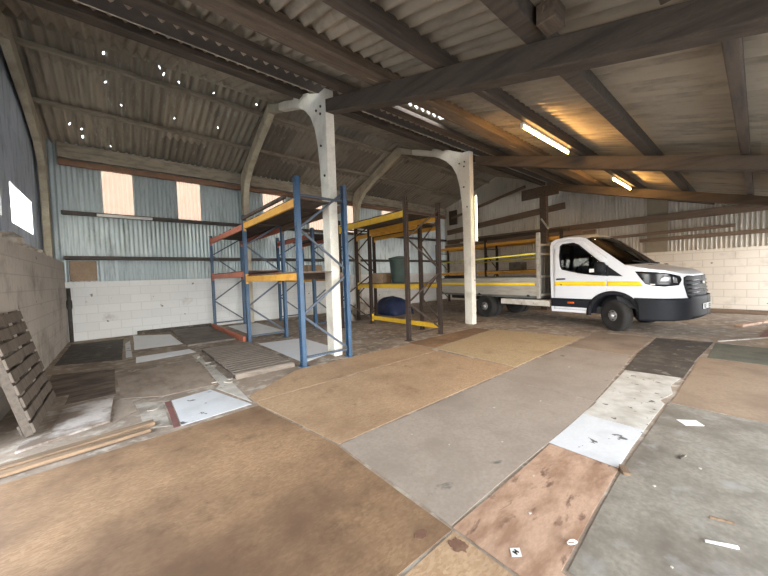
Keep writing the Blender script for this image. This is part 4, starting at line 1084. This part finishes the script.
# flat bed
BF, BR = -1.76, -5.62
MB().box(-1.03, 1.03, BR, BF, .70, .76).box(-1.0, 1.0, BR, BF, .66, .70).build('bed_floor', 'alu_dark', TR)
for s in (-1, 1):
    x = s * 1.045
    ds = MB()
    ds.box(x - .015, x + .015, BR, BF, .73, 1.225)
    for z in (.75, .86, .97, 1.13, 1.215): ds.box(x - .02, x + .02, BR, BF, z - .014, z + .014)
    dso = ds.build('dropside', 'alu', TR, bev=.003)
    MB().box(x - .024, x + .024, BR, BF, 1.225, 1.25).build('capping', 'green_grey', dso)
    MB().box(x - .023, x + .023, BR + .03, BF - .06, 1.015, 1.085).build('reflective_stripe', 'stripe', dso)
    for y in (BF - .25, (BF + BR) / 2, BR + .25): MB().box(x + s * .0 - .024, x + .024, y - .04, y + .04, .70, .76).build('latch', 'chassis', dso)
    MB().box(x - .02, x + .02, BR - .03, BR + .03, .68, 1.9).build('rear_stanchion', 'alu_dark', TR)
    MB().tube([(x, BR, 1.80), (x, BF, 1.87)], .022, 8).build('side_rail', 'pole_yellow', TR, smooth=True)
MB().box(-1.03, 1.03, BR - .03, BR, .73, 1.22).build('tailboard', 'alu', TR, bev=.004)
hb = MB()
for s in (-1, 1): hb.box(s * 1.03 - .045, s * 1.03 + .045, BF + .0, BF + .08, .66, 2.42)
for z in (.75, 1.25, 1.85, 2.10): hb.box(-1.0, 1.0, BF + .02, BF + .06, z - .03, z + .03)
hbo = hb.build('headboard', 'alu', TR, bev=.006)
mb = MB()
for i in range(11): mb.box(-.95 + i * .19 - .006, -.95 + i * .19 + .006, BF + .035, BF + .047, .75, 2.10)
for i in range(10): mb.box(-1.0, 1.0, BF + .035, BF + .047, .85 + i * .13 - .005, .85 + i * .13 + .005)
mb.build('mesh_guard', 'alu_dark', hbo)
MB().box(-.98, .98, BF + .02, BF + .03, .70, 2.08).build('lower_panel', 'alu_dark', hbo)
# load on the bed
def on_truck(x, y, z):
    return Matrix.Translation((9.40, 1.957, 0)) @ Matrix.Rotation(PI - ANG, 4, 'Z') @ Vector((x, y, z))
p = on_truck(.72, -5.0, .765)
o = empty('tool_box', p, 'dark tool box standing on the truck bed by its tail', 'box', None, PI - ANG)
MB().box(-.22, .22, -.38, .38, 0, .52).build('body', 'black_plastic', o, bev=.02)
MB().box(-.23, .23, -.39, .39, .525, .57).build('lid', 'chassis', o, bev=.015)
p = on_truck(.3, -3.2, .765)
o = empty('board_pile', p, 'green sheeted pile of boards lying flat on the truck bed', 'boards', None, PI - ANG)
MB().box(-.6, .6, -1.0, 1.0, 0, .44).build('boards', 'card', o, bev=.01)
MB().box(-.61, .61, -1.01, 1.01, .441, .455).build('cover', 'green_plastic', o, bev=.004)

# ------------------------------------------------------------------ light, camera
w = bpy.data.worlds.new('sky'); SC.world = w; w.use_nodes = True
nt = w.node_tree; nt.nodes.clear()
wo = nt.nodes.new('ShaderNodeOutputWorld'); bg = nt.nodes.new('ShaderNodeBackground')
tc = nt.nodes.new('ShaderNodeTexCoord'); sp = nt.nodes.new('ShaderNodeSeparateXYZ')
nt.links.new(tc.outputs['Generated'], sp.inputs[0])
cr = nt.nodes.new('ShaderNodeValToRGB')
cr.color_ramp.elements[0].position = 0; cr.color_ramp.elements[0].color = (1.0, .97, .93, 1)
e = cr.color_ramp.elements[1]; e.position = .22; e.color = (.85, .90, .95, 1)
e = cr.color_ramp.elements.new(.55); e.color = (.16, .20, .25, 1)
nt.links.new(sp.outputs[2], cr.inputs[0]); nt.links.new(cr.outputs[0], bg.inputs[0])
bg.inputs[1].default_value = 23.0
nt.links.new(bg.outputs[0], wo.inputs[0])

def portal(name, loc, rot, sx, sy):
    l = bpy.data.lights.new(name, 'AREA'); l.shape = 'RECTANGLE'; l.size = sx; l.size_y = sy
    l.cycles.is_portal = True
    o = bpy.data.objects.new(name, l); COL.objects.link(o); o.location = loc; o.rotation_euler = rot
portal('doorway_portal', (XL - .2, (DY0 + DY1) / 2, DZ / 2), (0, -PI / 2, 0), DZ, DY1 - DY0)
for a, b in FO: portal('bay_portal', ((a + b) / 2, YF - .1, FZ / 2), (PI / 2, 0, 0), b - a, FZ)
portal('window_portal', (XL - .42, 8.1, 2.9), (0, -PI / 2, 0), .8, 4.6)

cam = bpy.data.cameras.new('camera'); co = bpy.data.objects.new('camera', cam); COL.objects.link(co)
yaw, pitch, roll = .6982, .0380, .0324
f0 = Vector((math.sin(yaw), math.cos(yaw), 0)); r0 = Vector((math.cos(yaw), -math.sin(yaw), 0)); u0 = Vector((0, 0, 1))
fw = f0 * math.cos(pitch) - u0 * math.sin(pitch); up = u0 * math.cos(pitch) + f0 * math.sin(pitch)
rt = r0 * math.cos(roll) - up * math.sin(roll); up2 = up * math.cos(roll) + r0 * math.sin(roll)
m4 = Matrix((rt, up2, -fw)).transposed().to_4x4(); m4.translation = (0, 0, 1.4)
co.matrix_world = m4
cam.sensor_width = 36; cam.lens = 315.2 / 768 * 36; cam.clip_start = .02; cam.clip_end = 300
SC.camera = co
vs = SC.view_settings
SC.display_settings.display_device = 'sRGB'
vs.view_transform = 'Standard'; vs.look = 'None'; vs.gamma = 1; vs.use_curve_mapping = False
vs.exposure = 0.0
SC.cycles.max_bounces = 10; SC.cycles.diffuse_bounces = 6; SC.cycles.sample_clamp_indirect = 8
